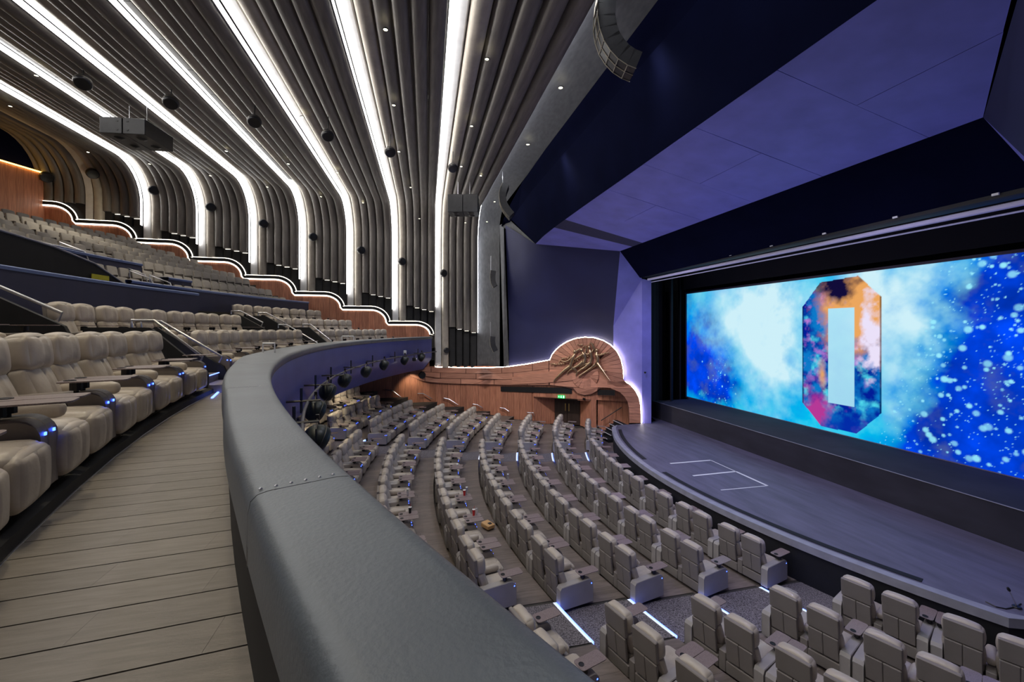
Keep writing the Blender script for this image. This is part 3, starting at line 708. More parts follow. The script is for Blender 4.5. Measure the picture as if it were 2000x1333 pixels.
# fan disc: radial boards
def rad(a, r): return (cxp+1+r*math.cos(a), cyp+4-r*math.sin(a))
for k in range(30):
    a0 = math.radians(-32+8.2*k); a1 = a0+math.radians(7.6)
    if k > 27: break
    def outer(a):
        lo_, hi_ = 20, 90
        for _ in range(18):
            m_ = (lo_+hi_)/2; u, v = rad(a, m_)
            okk = (v > topp(max(801, min(1251, u)))+.5) and (v < 756) and u > 1073
            lo_, hi_ = (m_, hi_) if okk else (lo_, m_)
        return lo_
    pts = [rad(a0, 24), rad(a0, outer(a0)), rad((a0+a1)/2, outer((a0+a1)/2)), rad(a1, outer(a1)), rad(a1, 24)]
    fpiece(pts, .165, .19)
# right arm boards
ra = [(1196, 745), (1215, 745)]
yy = [745, 752, 759, 767, 776, 786, 797, 809, 827]
def redge(v):
    L2 = [(1216.5, 744)]+right
    for a, b_ in zip(L2[:-1], L2[1:]):
        if a[1] <= v <= b_[1]: return a[0]+(b_[0]-a[0])*(v-a[1])/(b_[1]-a[1])
    return 1252
def ledge(v):
    L2 = [(1192, 758.5), (1206, 763), (1218, 772), (1226, 786), (1229, 800), (1229, 828)]
    for a, b_ in zip(L2[:-1], L2[1:]):
        if a[1] <= v <= b_[1]: return a[0]+(b_[0]-a[0])*(v-a[1])/(b_[1]-a[1])
    return 1186
for a, b_ in zip(yy[:-1], yy[1:]): fpiece([(ledge(a), a+.3), (redge(a), a+.3), (redge(b_), b_-.3), (ledge(b_), b_-.3)], .165, .19)
fpiece([(1074, 722), (1122, 722), (1122, 757), (1074, 752.5)], .165, .182); fpiece([(1166, 722), (1200, 745), (1194, 758), (1166, 757)], .165, .182); fpiece([(1122, 740), (1166, 740), (1166, 757), (1122, 757)], .165, .182); fpiece([(1119, 758), (1168, 757), (1166, 764), (1154, 770.5), (1141, 772), (1128, 768.5)], .165, .185)
# spiral: small fan and crescent in front
for k in range(9):
    a0 = math.radians(180+20*k+1); a1 = a0+math.radians(18.5)
    fpiece([(1143+r*math.cos(a), 734-r*math.sin(a)) for a, r in ((a0, 10), (a0, 26), ((a0+a1)/2, 26), (a1, 26), (a1, 10))], .2, .26)
for k in range(3):
    a0 = math.radians(0+22*k+1); a1 = a0+math.radians(20)
    fpiece([(1143+r*math.cos(a), 734-r*math.sin(a)) for a, r in ((a0, 12), (a0, 26), ((a0+a1)/2, 26), (a1, 26), (a1, 12))], .2, .26)
fpiece([(cxp+1+25*math.cos(a), cyp+4-25*math.sin(a)) for a in np.linspace(0, 2*math.pi, 20, endpoint=False)][::-1], .165, .186)
fpiece([(1000, 751), (1060, 749), (1118, 743.5), (1133, 742), (1143, 734), (1143, 724), (1100, 722), (1040, 731), (1000, 737)], .19, .235)
# concealed light behind the frieze edge
led = [wall_pt(u, topp(u)-.6, .06) for u in list(range(846, 1070, 8))]+[wall_pt(u, v-.6, .06) for u, v in arch]+[wall_pt(u+.8, v-.4, .06) for u, v in right]
MB().tube(led, .028, 6).build('edge_light', M['ledf'], fr)

# bronze relief of dancers ------------------------------------------------
rl = empty('relief_sculpture', (0, 0, 0), label='bronze relief of leaping dancers with leafy garlands on the wooden disc', cat='sculpture')
def rp(x, y, off=.36): return wall_pt(1040+x/8.333, 640+y/8.333, off)
PX = 24.6/822/8.333
def limb(b, pts, off=.36):
    P = [rp(x, y, off) for x, y, r in pts]; R = [r*PX*.9 for x, y, r in pts]
    Q = []; RR = []
    for i in range(len(P)-1):
        for t in (0, .34, .67): Q.append(P[i].lerp(P[i+1], t)); RR.append(R[i]+(R[i+1]-R[i])*t)
    Q.append(P[-1]); RR.append(R[-1]); b.tube(Q, RR, 8)
def ball(b, x, y, r, off=.36, sq=1.25):
    c = rp(x, y, off); R = r*PX
    b.lathe([(R*math.sin(math.pi*k/8), -R*sq*math.cos(math.pi*k/8)) for k in range(9)], c, (0, 0, 1), 10)
figs = [
 dict(h=(690, 395, 32), l=[[(345, 888, 12), (375, 835, 17), (440, 775, 24), (520, 700, 34), (610, 635, 42)], [(640, 650, 34), (700, 690, 24), (735, 745, 14), (700, 760, 10)], [(615, 640, 40), (640, 560, 36), (665, 480, 40), (690, 430, 20)], [(665, 470, 22), (600, 530, 19), (540, 560, 16), (470, 545, 12)], [(680, 450, 20), (730, 370, 17), (790, 340, 12)]]),
 dict(h=(800, 368, 30), l=[[(565, 745, 12), (600, 705, 15), (680, 655, 25), (750, 620, 30), (820, 560, 40)], [(850, 575, 34), (800, 610, 24), (770, 650, 14)], [(840, 570, 40), (860, 500, 34), (835, 435, 40), (812, 400, 18)], [(820, 440, 22), (750, 480, 18), (690, 520, 15), (630, 520, 11)], [(850, 440, 20), (880, 370, 16), (870, 300, 12)]]),
 dict(h=(925, 325, 30), l=[[(710, 785, 12), (725, 740, 15), (800, 680, 24), (860, 650, 32), (940, 580, 42)], [(900, 600, 32), (850, 600, 22), (780, 640, 14)], [(945, 580, 42), (965, 490, 34), (945, 410, 38), (930, 360, 18)], [(960, 410, 20), (1000, 350, 16), (960, 270, 12)], [(935, 420, 20), (890, 440, 16), (860, 420, 12)]]),
 dict(h=(1052, 372, 28), l=[[(1262, 865, 11), (1215, 805, 15), (1150, 710, 27), (1100, 640, 36), (1060, 585, 44)], [(1040, 600, 38), (960, 660, 30), (900, 700, 24), (800, 765, 16), (750, 800, 11)], [(1060, 590, 42), (1068, 510, 34), (1045, 440, 38), (1048, 400, 16)], [(1035, 440, 22), (1020, 350, 18), (990, 290, 14), (940, 245, 11)], [(1065, 450, 20), (1120, 450, 15), (1200, 415, 11)], [(1150, 690, 14), (1190, 715, 9)]]),
]
for f in figs:
    b = MB()
    for l in f['l']: limb(b, l)
    ball(b, *f['h']); b.build('dancer_figure', M['bronze'], rl, smooth=True)
for path in ([(1070, 450), (1120, 435), (1180, 425), (1240, 398)], [(310, 590), (380, 600), (450, 585), (520, 590)], [(440, 540), (480, 520), (530, 515), (600, 480)], [(740, 290), (800, 295), (860, 310), (940, 265), (990, 260)], [(650, 560), (740, 530), (820, 480), (900, 470)]):
    b = MB()
    for (a, c) in zip(path[:-1], path[1:]):
        for t in np.linspace(0, 1, 5): ball(b, a[0]+(c[0]-a[0])*t+random.uniform(-9, 9), a[1]+(c[1]-a[1])*t+random.uniform(-14, 14), random.uniform(9, 16), .3, 1)
    b.build('garland', M['bronze'], rl, smooth=True)

# stepped LED trim and the upper veneer wall ---------------------------------
TP = [(1.44, -.42)]
for k in range(8):
    xr_ = STEPX[k]; lo_, hi_ = STEPZ[k], STEPZ[k+1]
    TP += [(xr_-1.1*(1-math.cos(a)), lo_+(hi_-lo_)*math.sin(a)) for a in np.linspace(.05, math.pi/2, 9)]+[(xr_-2.0, hi_)]+[(xr_-2.86, hi_)]
TP = [p for p in TP if p[0] > -20.3]+[(-20.3, TP[-1][1])]
def toff(dd, y):
    out = []
    for i, p in enumerate(TP):
        a = Vector(TP[max(i-1, 0)]); c = Vector(TP[min(i+1, len(TP)-1)]); t = (c-a).normalized(); n = Vector((t.y, -t.x))
        if n.y < 0 or (abs(n.y) < .15 and n.x < 0): n = -n
        out.append((p[0]+n.x*dd, y, p[1]+n.y*dd))
    return out
tl = struct(MB().grid([toff(.10, 29.30), toff(-.09, 29.30), toff(-.09, 29.42)]).build('trim_1', M['blackm']))
MB().grid([toff(.14, 29.33), toff(.10, 29.29)]).build('upper_light', M['ledw'], tl)
MB().grid([toff(-.09, 29.29), toff(-.175, 29.33)]).build('lower_light', M['ledw'], tl)
for k in range(55):
    xa = 1.3-.4*k; xb = xa-.39
    if xa < -20.2: break
    xx = np.linspace(xb, xa, 5)
    pts = [(xb, 29.42, -1.6), (xa, 29.42, -1.6)]+[(x, 29.42, trim_z(x)-.1) for x in xx[::-1]]
    MB().slab(pts, [(p[0], p[1]+.05, p[2]) for p in pts]).build('wood_board', M['wood'], wall_far)

# ================================================================== BALCONY
RO = 29.59                                            # outer radius of the parapet
def wcap(y):                                          # width of the parapet top along its length
    return float(np.interp(y, [-2, 2, 4, 5.8, 7.5, 9.5, 18, 28], [.30, .30, .33, .45, .56, .76, .76, .55]))
aMin = math.radians(-31); aMax = ang(RO, 28.9)
bal = empty('balcony_parapet', (pol(RO, 0, -1.33)), label='curved balcony parapet, blue front and blue-grey upholstered top', cat='parapet')
def bb_(b, name, m, smooth=False, parent=bal):
    o = b.build(name, M[m] if isinstance(m, str) else m, parent, smooth); o.location = -parent.location; return o
def ring(prof, a0, a1, n):
    out = []
    for k in range(n+1):
        a = a0+(a1-a0)*k/n; y = CY+RO*math.sin(a); wd = wcap(y)
        out.append([pol(RO+rr+ (wd if inn else 0), a, z) for (rr, z, inn) in prof])
    return out
capprof = [(-.005, -.72, 0), (-.03, -.68, 0), (-.036, -.60, 0), (-.030, -.568, 0), (-.01, -.552, 0), (.03, -.546, 0), (-.05, -.546, 1), (-.018, -.552, 1), (.002, -.57, 1), (.010, -.61, 1), (.012, -.70, 1), (.012, -.77, 1), (-.02, -.775, 1)]
seamy = [-1.4, 1.67, 4.45, 7.3, 10.1, 12.9, 15.7, 18.5, 21.2, 23.9, 26.4, 28.95]
for y0, y1 in zip(seamy[:-1], seamy[1:]):
    a0 = ang(RO, y0)+.0001; a1 = ang(RO, y1)-.0001
    rows = ring(capprof, a0, a1, 14)
    b = MB(); b.grid(rows)
    e = []
    o = bb_(b, 'upholstered_section', 'cap', True)
    # tucked edge at the seam
    rows2 = ring([(r_, z-.012, i_) for r_, z, i_ in capprof], a0-.0006, a0+.0003, 1); bb_(MB().grid(rows2), 'seam', 'black')
for t in np.linspace(.12, .9, 6):                     # studs along the nearest seam
    y = 1.70; a = ang(RO, y); p = pol(RO+wcap(y)*t, a, -.546)
    bb_(MB().lathe([(.007, 0), (.006, .002), (.003, .005), (.0, .005)], p, (0, 0, 1), 8), 'stud', 'steel')
for t in np.linspace(.2, .7, 3):
    y = 4.48; a = ang(RO, y); p = pol(RO+wcap(y)*t, a, -.546); bb_(MB().lathe([(.007, 0), (.006, .002), (.003, .005), (.0, .005)], p, (0, 0, 1), 8), 'stud', 'steel')
AN = [aMin+(aMax-aMin)*k/60 for k in range(61)]
b = MB(); b.grid([[pol(RO-.005+dr, a, z) for a in AN] for dr, z in ((.03, -.70), (0, -.74), (0, -1.0), (0, -1.9), (.02, -2.05), (.62, -2.76))]); bb_(b, 'blue_fascia', 'steelblue', True)
b = MB(); b.grid([[pol(RO+wcap(CY+RO*math.sin(a))-.03, a, z) for a in AN] for z in (-.70, -1.4)]); bb_(b, 'inner_face', 'blackm')
# slab, soffit, raked terraces of the balcony
bs = MB(); AB = [math.radians(a) for a in range(-42, 44, 2)]
def cl(p): p = p.copy(); p.y = max(NY, min(29.5, p.y)); p.x = max(-20.4, p.x); return p
bs.grid([[cl(pol(r, a, z)) for a in AB] for r, z in ((30.25, -2.76), (36, -2.76), (47, -2.3))])
soff = struct(bs.build('ceiling_soffit', M['darkn']))
RINGS = [(29.6, -1.335), (31.04, -1.335), (31.04, -1.22), (32.0, -1.22), (32.0, -.66), (33.95, -.66), (33.95, -.06), (36.2, -.06), (36.2, .75), (37.5, .75),
         (37.5, 1.3), (38.4, 1.3), (38.4, 1.95)]
for i in range(9): RINGS += [(39.45+.95*i, 1.95+.36*i), (39.45+.95*i, 1.95+.36*(i+1))]
RINGS += [(50.5, RINGS[-1][1])]
fb = struct(MB().grid([[cl(pol(r, a, z)) for a in AB] for r, z in RINGS]).build('floor_balcony', M['sub']))
for (r0, r1, z) in ((31.06, 31.98, -1.215), (32.02, 33.93, -.655), (33.97, 36.18, -.055)):
    MB().grid([[cl(pol(r0, a, z)) for a in AB], [cl(pol(r1, a, z)) for a in AB]]).build('terrace_boards', M['floorb'], fb)
# walkway boards (each its own piece)
random.seed(9)
yy_ = -1.6; row_i = 0
while yy_ < 12:
    y0, y1 = yy_, yy_+.2298; yy_ += .23; row_i += 1
    def xi(r, y): return CX-math.sqrt(r*r-(y-CY)**2)
    rin = RO+wcap(y0)-.02
    sl_ = .16
    xa, xb = xi(31.03, y0)-.01, xi(RO+.05, y0)
    cuts = [xa]+[xa+(xb-xa)*c for c in ((.38,) if row_i % 2 else (.70,))]+[xb]
    for c0, c1 in zip(cuts[:-1], cuts[1:]):
        sh = .10
        def P_(x_, y_): return (x_, y_+(x_-xa)*sh, -1.332)
        p = [P_(c0+.0005, y0), P_(c1-.0005, y0), P_(c1-.0005, y1), P_(c0+.0005, y1)]
        MB().slab([Vector(q)+Vector((0, 0, .0105+random.uniform(0, .0003))) for q in p], p).build('floor_board', M['floorb'], fb)
MB().grid([[pol(r, a, -1.318) for a in AB[15:]] for r in (29.7, 31.03)]).build('walkway_boards', M['floorb'], fb).location.z = -.004
rail = MB(); rail.grid([[pol(30.96, a, -1.325) for a in AB], [pol(30.96, a, -1.235) for a in AB], [pol(31.05, a, -1.213) for a in AB]]); rail.build('platform_edge', M['blackm'], fb)
MB().tube([pol(30.95, a, -1.325) for a in AB], .008, 5).build('metal_edge_strip', M['steel'], fb)

# ------------------------------------------------------------------ recliners
def recliner(side, end=False):
    """faces +X, y = across; side=+1: outer arm on +y. One seat of a pair; the side=-1 seat carries the shared middle arm."""
    r = empty('recliner')
    aw = .165; sw = .50
    n = 16
    child('base', MB().bevbox((-.06, 0, .18), (.62, sw+.02, .22), .015).mesh('base', M['leatherb']), r)
    child('seat_cushion', MB().puff((.10, 0, .37), (.72, sw, .20), .07, .025, n, groove=(2, 1, 1)).mesh('seat_cushion', M['leather'], True), r)
    child('footrest', MB().puff((.43, 0, .27), (.12, sw-.01, .34), .05, .02, n, groove=(0, 1, 1)).mesh('footrest', M['leather'], True), r)
    child('backrest', MB().puff((-.245, 0, .62), (.17, sw, .44), .06, .03, n, RY(-.34), groove=(0, 1, 1)).mesh('backrest', M['leather'], True), r)
    child('headrest', MB().puff((-.305, 0, .965), (.21, sw-.012, .35), .062, .036, 12, RY(-.10), groove=(0, 1, 1)).mesh('headrest', M['leather'], True), r)
    bp = MB(); bp.bevbox((-.41, 0, .945), (.07, sw+.004, .36), .012, RY(-.10))
    for s_ in (-1, 1): bp.bevbox((-.385, s_*(sw-.02)/4, .54), (.05, (sw-.03)/2, .42), .01, RY(-.12))
    child('back_panel', bp.mesh('back_panel', M['leatherb'], False), r)
    # outer arm: flat slab with a rounded top front corner
    yo = side*(sw/2+aw/2); prof = [(-.42, .08), (-.42, .50), (-.38, .56)]+[(.30+.13*math.cos(a), .45+.13*math.sin(a)) for a in np.linspace(math.pi/2, 0, 7)]+[(.43, .08)]
    A_ = MB(); hw = aw/2-.004
    for (s_) in (0,):
        fr_ = [(x, yo-hw, z) for x, z in prof]; bk_ = [(x, yo+hw, z) for x, z in prof]; nn = len(prof)
        i1 = [(x*.985, yo-hw*.86, z+.012 if z > .3 else z) for x, z in prof]; i2 = [(x*.985, yo+hw*.86, z+.012 if z > .3 else z) for x, z in prof]
        A_.grid([fr_, i1, i2, bk_]); A_.poly(fr_); A_.poly(bk_[::-1])
        A_.m = 0
    arm = child('arm', A_.mesh('arm', M['leatherd'] if not end else M['leathers'], False), r)
    child('arm_roundel', MB().lathe([(.001, .0), (.045, 0), (.045, .008), (.001, .009)], (.12, yo-side*(hw), .50 if False else .47), (0, -side, 0), 10).mesh('arm_roundel', M['black']), r)
    lt = MB(); lt.box((.432, yo, .475), (.010, .022, .022)); lt.box((.385, yo+side*hw, .485), (.02, .006, .02))
    child('control_light', lt.mesh('control_light', M['blue']), r)
    # swivel tray
    tz = .70; tx = .20
    T = MB(); hwy = .122; x0, x1 = tx-.10, tx+.40; rc = .05; pts = []
    for (cx_, cy_2, a0) in ((x1-rc, hwy-rc, 0), (x0+rc, hwy-rc, 90), (x0+rc, -hwy+rc, 180), (x1-rc, -hwy+rc, 270)):
        for k in range(4):
            a = math.radians(a0+30*k); pts.append((cx_+rc*math.cos(a), yo-side*.05+cy_2+rc*math.sin(a)))
    T.slab([(x, y, tz+.012) for x, y in pts], [(x, y, tz) for x, y in pts])
    tr = child('tray', T.mesh('tray', M['tray']), r)
    child('cup_holder', MB().lathe([(.046, 0), (.046, .018), (.036, .018), (.034, .0145), (.001, .0142)], (tx-.03, yo-side*.05, tz-.0), (0, 0, 1), 12).mesh('cup_holder', M['black']), tr)
    child('tray_post', MB().lathe([(.02, 0), (.02, .05), (.05, .055), (.05, .13), (.001, .135)], (tx, yo, tz-.14), (0, 0, 1), 10).mesh('tray_post', M['black']), r)
    if side < 0:
        yc = sw/2+.075
        child('middle_arm', MB().puff((.05, yc, .53), (.52, .14, .15), .055, .01, 5).mesh('middle_arm', M['leather'], True), r)
        child('middle_console', MB().bevbox((.0, yc, .25), (.74, .13, .36), .012).mesh('middle_console', M['leatherb']), r)
    kids[r.name] = list(r.children)
    for c_ in r.children: kids[c_.name] = list(c_.children)
    return r
protoL = recliner(-1); protoR = recliner(1); protoSL = recliner(-1, True); protoSR = recliner(1, True)           # L: lower y (shared arm towards +y), R: higher y
used = {}
PITCH = 1.485; SD = .325
TRAYS = []
def put_recliner(kind, r, a, z, label, group):
    low = z < -3
    pr = {('L', 0): protoL, ('R', 0): protoR, ('L', 1): protoSL, ('R', 1): protoSR}[(kind, int(low))]
    if not used.get((kind, low)): o = pr; used[(kind, low)] = True
    else: o = copy_tree(pr)
    o.location = pol(r, a, z); o.rotation_euler = (0, 0, -a)          # +X towards the centre
    tag(o, label, 'recliner', group)
    yo = (-.25-.08+.05) if kind == 'L' else (.25+.08-.05)
    TRAYS.append((o.location+Matrix.Rotation(-a, 3, 'Z') @ Vector((.40, yo, .712)), a))
    return o
seatlist = []
def row_of_pairs(r, z, a_start, npairs, desc, group, ndesc, reverse=False, odd=False):
    """pairs laid from angle a_start towards larger angle; desc(k) gives a label"""
    n = 0; tot = npairs*2+(1 if odd else 0)
    for p_ in range(npairs+(1 if odd else 0)):
        for kind, off in (('L', PITCH/2-SD), ('R', PITCH/2+SD)):
            if n >= tot: break
            a = a_start+(p_*PITCH+off)/r
            k = tot-1-n if reverse else n
            put_recliner(kind, r, a, z, ndesc % ORD[k], group); n += 1
RN = ['front', 'second', 'third', 'fourth', 'fifth', 'sixth', 'seventh', 'eighth', 'ninth', 'tenth', 'eleventh']
SO = .44                                               # origin of a seat is this far inside the rear radius
for i in range(9):
    r = HR[i]-SO; a0 = ang(HR[i], 13.7)-3.5*PITCH/r
    row_of_pairs(r, HZ[i], a0, 7, None, 'recliners in the middle stalls block', 'grey recliner, %s from the near aisle, '+RN[i]+' row, middle stalls block')
NF = [2, 3, 3, 3, 4, 4, 4, 4, 5, 5]
for i in range(10):
    r = HR[i]-SO; a0 = ang(HR[i]-.8, 20.05)
    row_of_pairs(r, HZ[i], a0, NF[i], None, 'recliners in the far stalls block', 'grey recliner, %s from the far aisle, '+RN[i]+' row, far stalls block')
for i in range(5):
    r = HR[i]-SO; n = (3, 3, 3, 2, 1)[i]; a1 = ang(HR[i]-.3, 7.3); a0 = a1-n*PITCH/r
    row_of_pairs(r, HZ[i], a0, n, None, 'recliners in the near stalls block', 'grey recliner, %s from the near aisle, '+RN[i]+' row, nearest stalls block', True)
# balcony recliner rows
BR1, BR2, BR3 = 31.40, 33.25, 35.1
a1 = ang(30.95, 9.42)
row_of_pairs(BR1, -1.215, a1-7*PITCH/BR1, 7, None, 'recliners by the balcony walkway', 'beige recliner, %s from the walkway stairs, nearest front balcony row', True)
row_of_pairs(BR1, -1.215, ang(BR1, 10.95), 5, None, 'recliners by the balcony walkway', 'beige recliner, %s past the near stairs, middle of front balcony row', odd=True)
row_of_pairs(BR1, -1.215, ang(BR1, 21.0), 5, None, 'recliners by the balcony walkway', 'beige recliner, %s past the far stairs, front balcony row')
row_of_pairs(BR2, -.655, ang(BR2, 9.55), 6, None, 'recliners in the second balcony row', 'beige recliner, %s past the near stairs, second balcony row')
row_of_pairs(BR2, -.655, ang(BR2, 8.1)-3*PITCH/BR2, 3, None, 'recliners in the second balcony row', 'beige recliner, %s before the near stairs, second balcony row', True)
row_of_pairs(BR2, -.655, ang(BR2, 20.9), 5, None, 'recliners in the second balcony row', 'beige recliner, %s past the far stairs, second balcony row')
row_of_pairs(BR3, -.055, ang(BR3, 21.3), 5, None, 'recliners in the third balcony row', 'beige recliner, %s past the far stairs, third balcony row')

# ------------------------------------------------------------------ rear balcony chairs
def chair():
    r = empty('theatre_chair')
    child('seat', MB().puff((.12, 0, .42), (.42, .46, .14), .05, .01, 4).mesh('seat', M['fabric'], True), r)
    child('backrest', MB().puff((-.13, 0, .69), (.12, .48, .56), .045, .012, 4, RY(-.2)).mesh('backrest', M['fabric'], True), r)
    am = MB().bevbox((.08, 0, .30), (.40, .045, .60), .008).mesh('arm', M['fabricd'])
    for s_ in (-1, 1): child('arm', am, r, loc=(0, s_*.265, 0))
    kids[r.name] = list(r.children)
    for c_ in r.children: kids[c_.name] = []
    return r
cproto = chair(); cu = False
UROWS = [(37.45, .95, 17.0, 30), (38.15, 1.42, 17.5, 30)]+[(39.2+.95*i, 2.05+.37*i, 9.3-.25*i, 30) for i in range(7)]
names = ['lowest', 'second', 'third', 'fourth', 'fifth', 'sixth', 'seventh', 'eighth', 'top']
cnt = 0
for ri, (r, z, y0, y1) in enumerate(UROWS):
    a = ang(r, y0); k = 0; lst = []
    while True:
        p = pol(r, a, z)
        if p.y > 28.9 or p.x < -19.5: break
        gap = (ri >= 2 and 20.6 < p.y < 21.7) or (ri == 0 and 19.6 < p.y < 21.4)
        if not gap: lst.append(a)
        a += .575/r
    for k, a in enumerate(reversed(lst)):
        if cnt >= 299: break
        o = cproto if not cu else copy_tree(cproto); cu = True; cnt += 1
        o.location = pol(r, a, z); o.rotation_euler = (0, 0, -a)
        tag(o, 'beige fabric chair, %s from the far wall, %s row of rear balcony' % (ORD[k], names[ri]), 'chair', 'fabric chairs of the rear balcony')
# ------------------------------------------------------------------ balcony partitions, stairs, rails
def radial_panel(a, pts, th=.10, name='stair_balustrade', label='', rail_pts=None, m='blackm', coping=True):
    o = empty(name, pol(pts[0][0], a, pts[0][1]), label=label, cat='balustrade', group='black stair balustrades in the balcony')
    da = th/33
    bb_(MB().slab([pol(r, a-da/2, z) for r, z in pts], [pol(r, a+da/2, z) for r, z in pts]), 'panel', m, parent=o)
    if rail_pts:
        bb_(MB().tube([pol(r, a, z) for r, z in rail_pts], .026, 8), 'handrail', 'steel', True, parent=o)
    return o
def rpanel(y, r_ref, r0, z0, r1, z1, r2, zf, label, railh=.14):
    a = ang(r_ref, y)
    pts = [(r0, zf), (r0, z0-.22), (r0+.06, z0-.08), (r0+.2, z0), (r1, z1), (r2, z1), (r2, zf+.3)]
    rp_ = [(r0+.16, z0+.0), (r0+.10, z0+railh), (r1-.05, z1+railh), (r1+.3, z1+railh), (r1+.3, z1)]
    return radial_panel(a, pts, label=label, rail_pts=rp_)
rpanel(9.75, 31.6, 31.05, -.72, 32.0, .02, 33.0, -1.3, 'low black balustrade with steel handrail beside nearest recliners of front row')
rpanel(10.85, 31.6, 31.0, -.78, 32.3, .02, 33.0, -1.3, 'low black balustrade across the near stairs from the nearest recliners')
rpanel(8.55, 33.2, 32.75, .12, 33.7, .56, 35.0, -.7, 'rounded black balustrade with steel handrail left in the second balcony row')
rpanel(19.3, 31.6, 31.0, -.75, 32.4, .02, 33.0, -1.3, 'black balustrade on the near side of the far stairs, front row')
rpanel(20.8, 31.6, 31.0, -.72, 32.1, .05, 33.0, -1.3, 'black balustrade on the far side of the far stairs, front row')
rpanel(18.75, 33.3, 32.8, .10, 33.8, .56, 34.9, -.7, 'black balustrade on the near side of the far stairs, second row')
rpanel(20.65, 33.3, 32.8, .10, 33.8, .56, 35.0, -.7, 'black balustrade on the far side of the far stairs, second row')
def parapet(r, y0, y1, zb, zt, label, th=.14, m='parn', c='capblue'):
    a0 = ang(r, y0); a1 = ang(r, y1); n = max(3, int((a1-a0)*40)); an = [a0+(a1-a0)*k/n for k in range(n+1)]
    o = empty('tier_parapet', pol(r, a0, zb), label=label, cat='parapet', group=None)
    b = MB(); b.grid([[cl(pol(rr, a, z)) for a in an] for rr, z in ((r, zb), (r, zt), (r+th, zt), (r+th, zb))])
    b.poly([pol(r, a1, zb), pol(r, a1, zt), pol(r+th, a1, zt), pol(r+th, a1, zb)]); bb_(b, 'wall_panel', m, parent=o)
    b = MB(); b.grid([[cl(pol(rr, a, z)) for a in an] for rr, z in ((r-.03, zt-.015), (r-.05, zt+.06), (r+.0, zt+.09), (r+th+.03, zt+.09), (r+th+.03, zt-.01))])
    b.poly([pol(r-.03, a1, zt-.01), pol(r-.03, a1, zt+.05), pol(r+th+.03, a1, zt+.05), pol(r+th+.03, a1, zt-.01)]); bb_(b, 'coping', c, parent=o); return o
parapet(35.95, -.5, 20.1, -.6, 1.38, 'long dark blue curved wall with lighter coping behind the second row')
parapet(36.4, 17.3, 28.95, -.1, 1.60, 'dark blue parapet with coping behind the third row at the far wall')
pp = at_cyl(105, 482, 38.35); pq = at_cyl(277, 520, 38.35)
parapet(38.35, pp.y, pq.y, .9, 2.62, 'short blue parapet in front of the lowest rear chairs')
pq2 = at_cyl(328, 536, 37.9); pq3 = at_cyl(374, 547, 37.9)
parapet(37.9, pq2.y, pq3.y, .9, 2.16, 'small blue parapet block between rear chair aisles', th=.5)
# dark vomitory wall
a0 = ang(37, at_cyl(-60, 450, 37).y); a1 = ang(37, at_cyl(105, 482, 37).y); a2 = ang(37, at_cyl(247, 558, 37).y)
vo = empty('vomitory_wall', pol(37, a0, .5), label='black raked wall with pale coping around the balcony exit', cat='wall')
zz = [at_cyl(0, 450, 37).z+.05, at_cyl(105, 482, 37).z, at_cyl(185, 515, 37).z, at_cyl(247, 558, 37).z]; aa = [a0, a1, ang(37, at_cyl(185, 515, 37).y), a2]
bb_(MB().grid([[pol(37, a, z) for a, z in zip(aa, zz)], [pol(37, a, -.1) for a in aa]]), 'panel', 'stageblk', parent=vo)
bb_(MB().tube([pol(37, a, z) for a, z in zip(aa, zz)], .03, 6), 'coping', 'lip', parent=vo)
bk0 = ang(38.6, at_cyl(-60, 440, 38.6).y); bk1 = ang(38.6, at_cyl(160, 490, 38.6).y)
gb = empty('glazed_balustrade', pol(38.6, bk0, 1.9), label='dark balustrade with steel top rail below the rear chairs', cat='balustrade')
bb_(MB().grid([[pol(38.6, bk0+(bk1-bk0)*t, 2.55+.22) for t in np.linspace(0, 1, 8)], [pol(38.6, bk0+(bk1-bk0)*t, .6) for t in np.linspace(0, 1, 8)]]), 'panel', 'stageblk', parent=gb)
bb_(MB().tube([pol(38.6, bk0+(bk1-bk0)*t, 2.80) for t in np.linspace(0, 1, 8)], .03, 6), 'top_rail', 'steel', parent=gb)
for t in (.25, .62, 1.0): bb_(MB().tube([pol(38.58, bk0+(bk1-bk0)*t, 2.2), pol(38.58, bk0+(bk1-bk0)*t, 2.8)], .03, 6), 'post', 'steel', parent=gb)
ys_ = at_cyl(195, 541, 36.95); sg = empty('wall_sign', ys_, label='small yellow sign plate on the black vomitory wall', cat='sign'); sg.rotation_euler = (0, 0, -ang(37, ys_.y))
MB().box((.02, 0, -.02), (.02, .7, .16)).build('sign_plate', M['yellow'], sg)
for k_, (u, v, r) in enumerate(((172, 492, 38.3), (288, 537, 37.6), (300, 545, 37.3), (337, 553, 37.0))):
    p = at_cyl(u, v, r); a = ang(r, p.y); o = empty('aisle_handrail', p, label='%s short steel handrail from the left on the rear balcony steps' % ORD[k_], cat='handrail', group='short handrails on the rear balcony steps')
    bb_(MB().tube([pol(r+.1, a, p.z-.35), pol(r, a, p.z-.3), pol(r+.1, a, p.z), pol(r+.9, a, p.z+.32), pol(r+.9, a, p.z-.1)], .025, 6), 'rail', 'steel', True, parent=o)
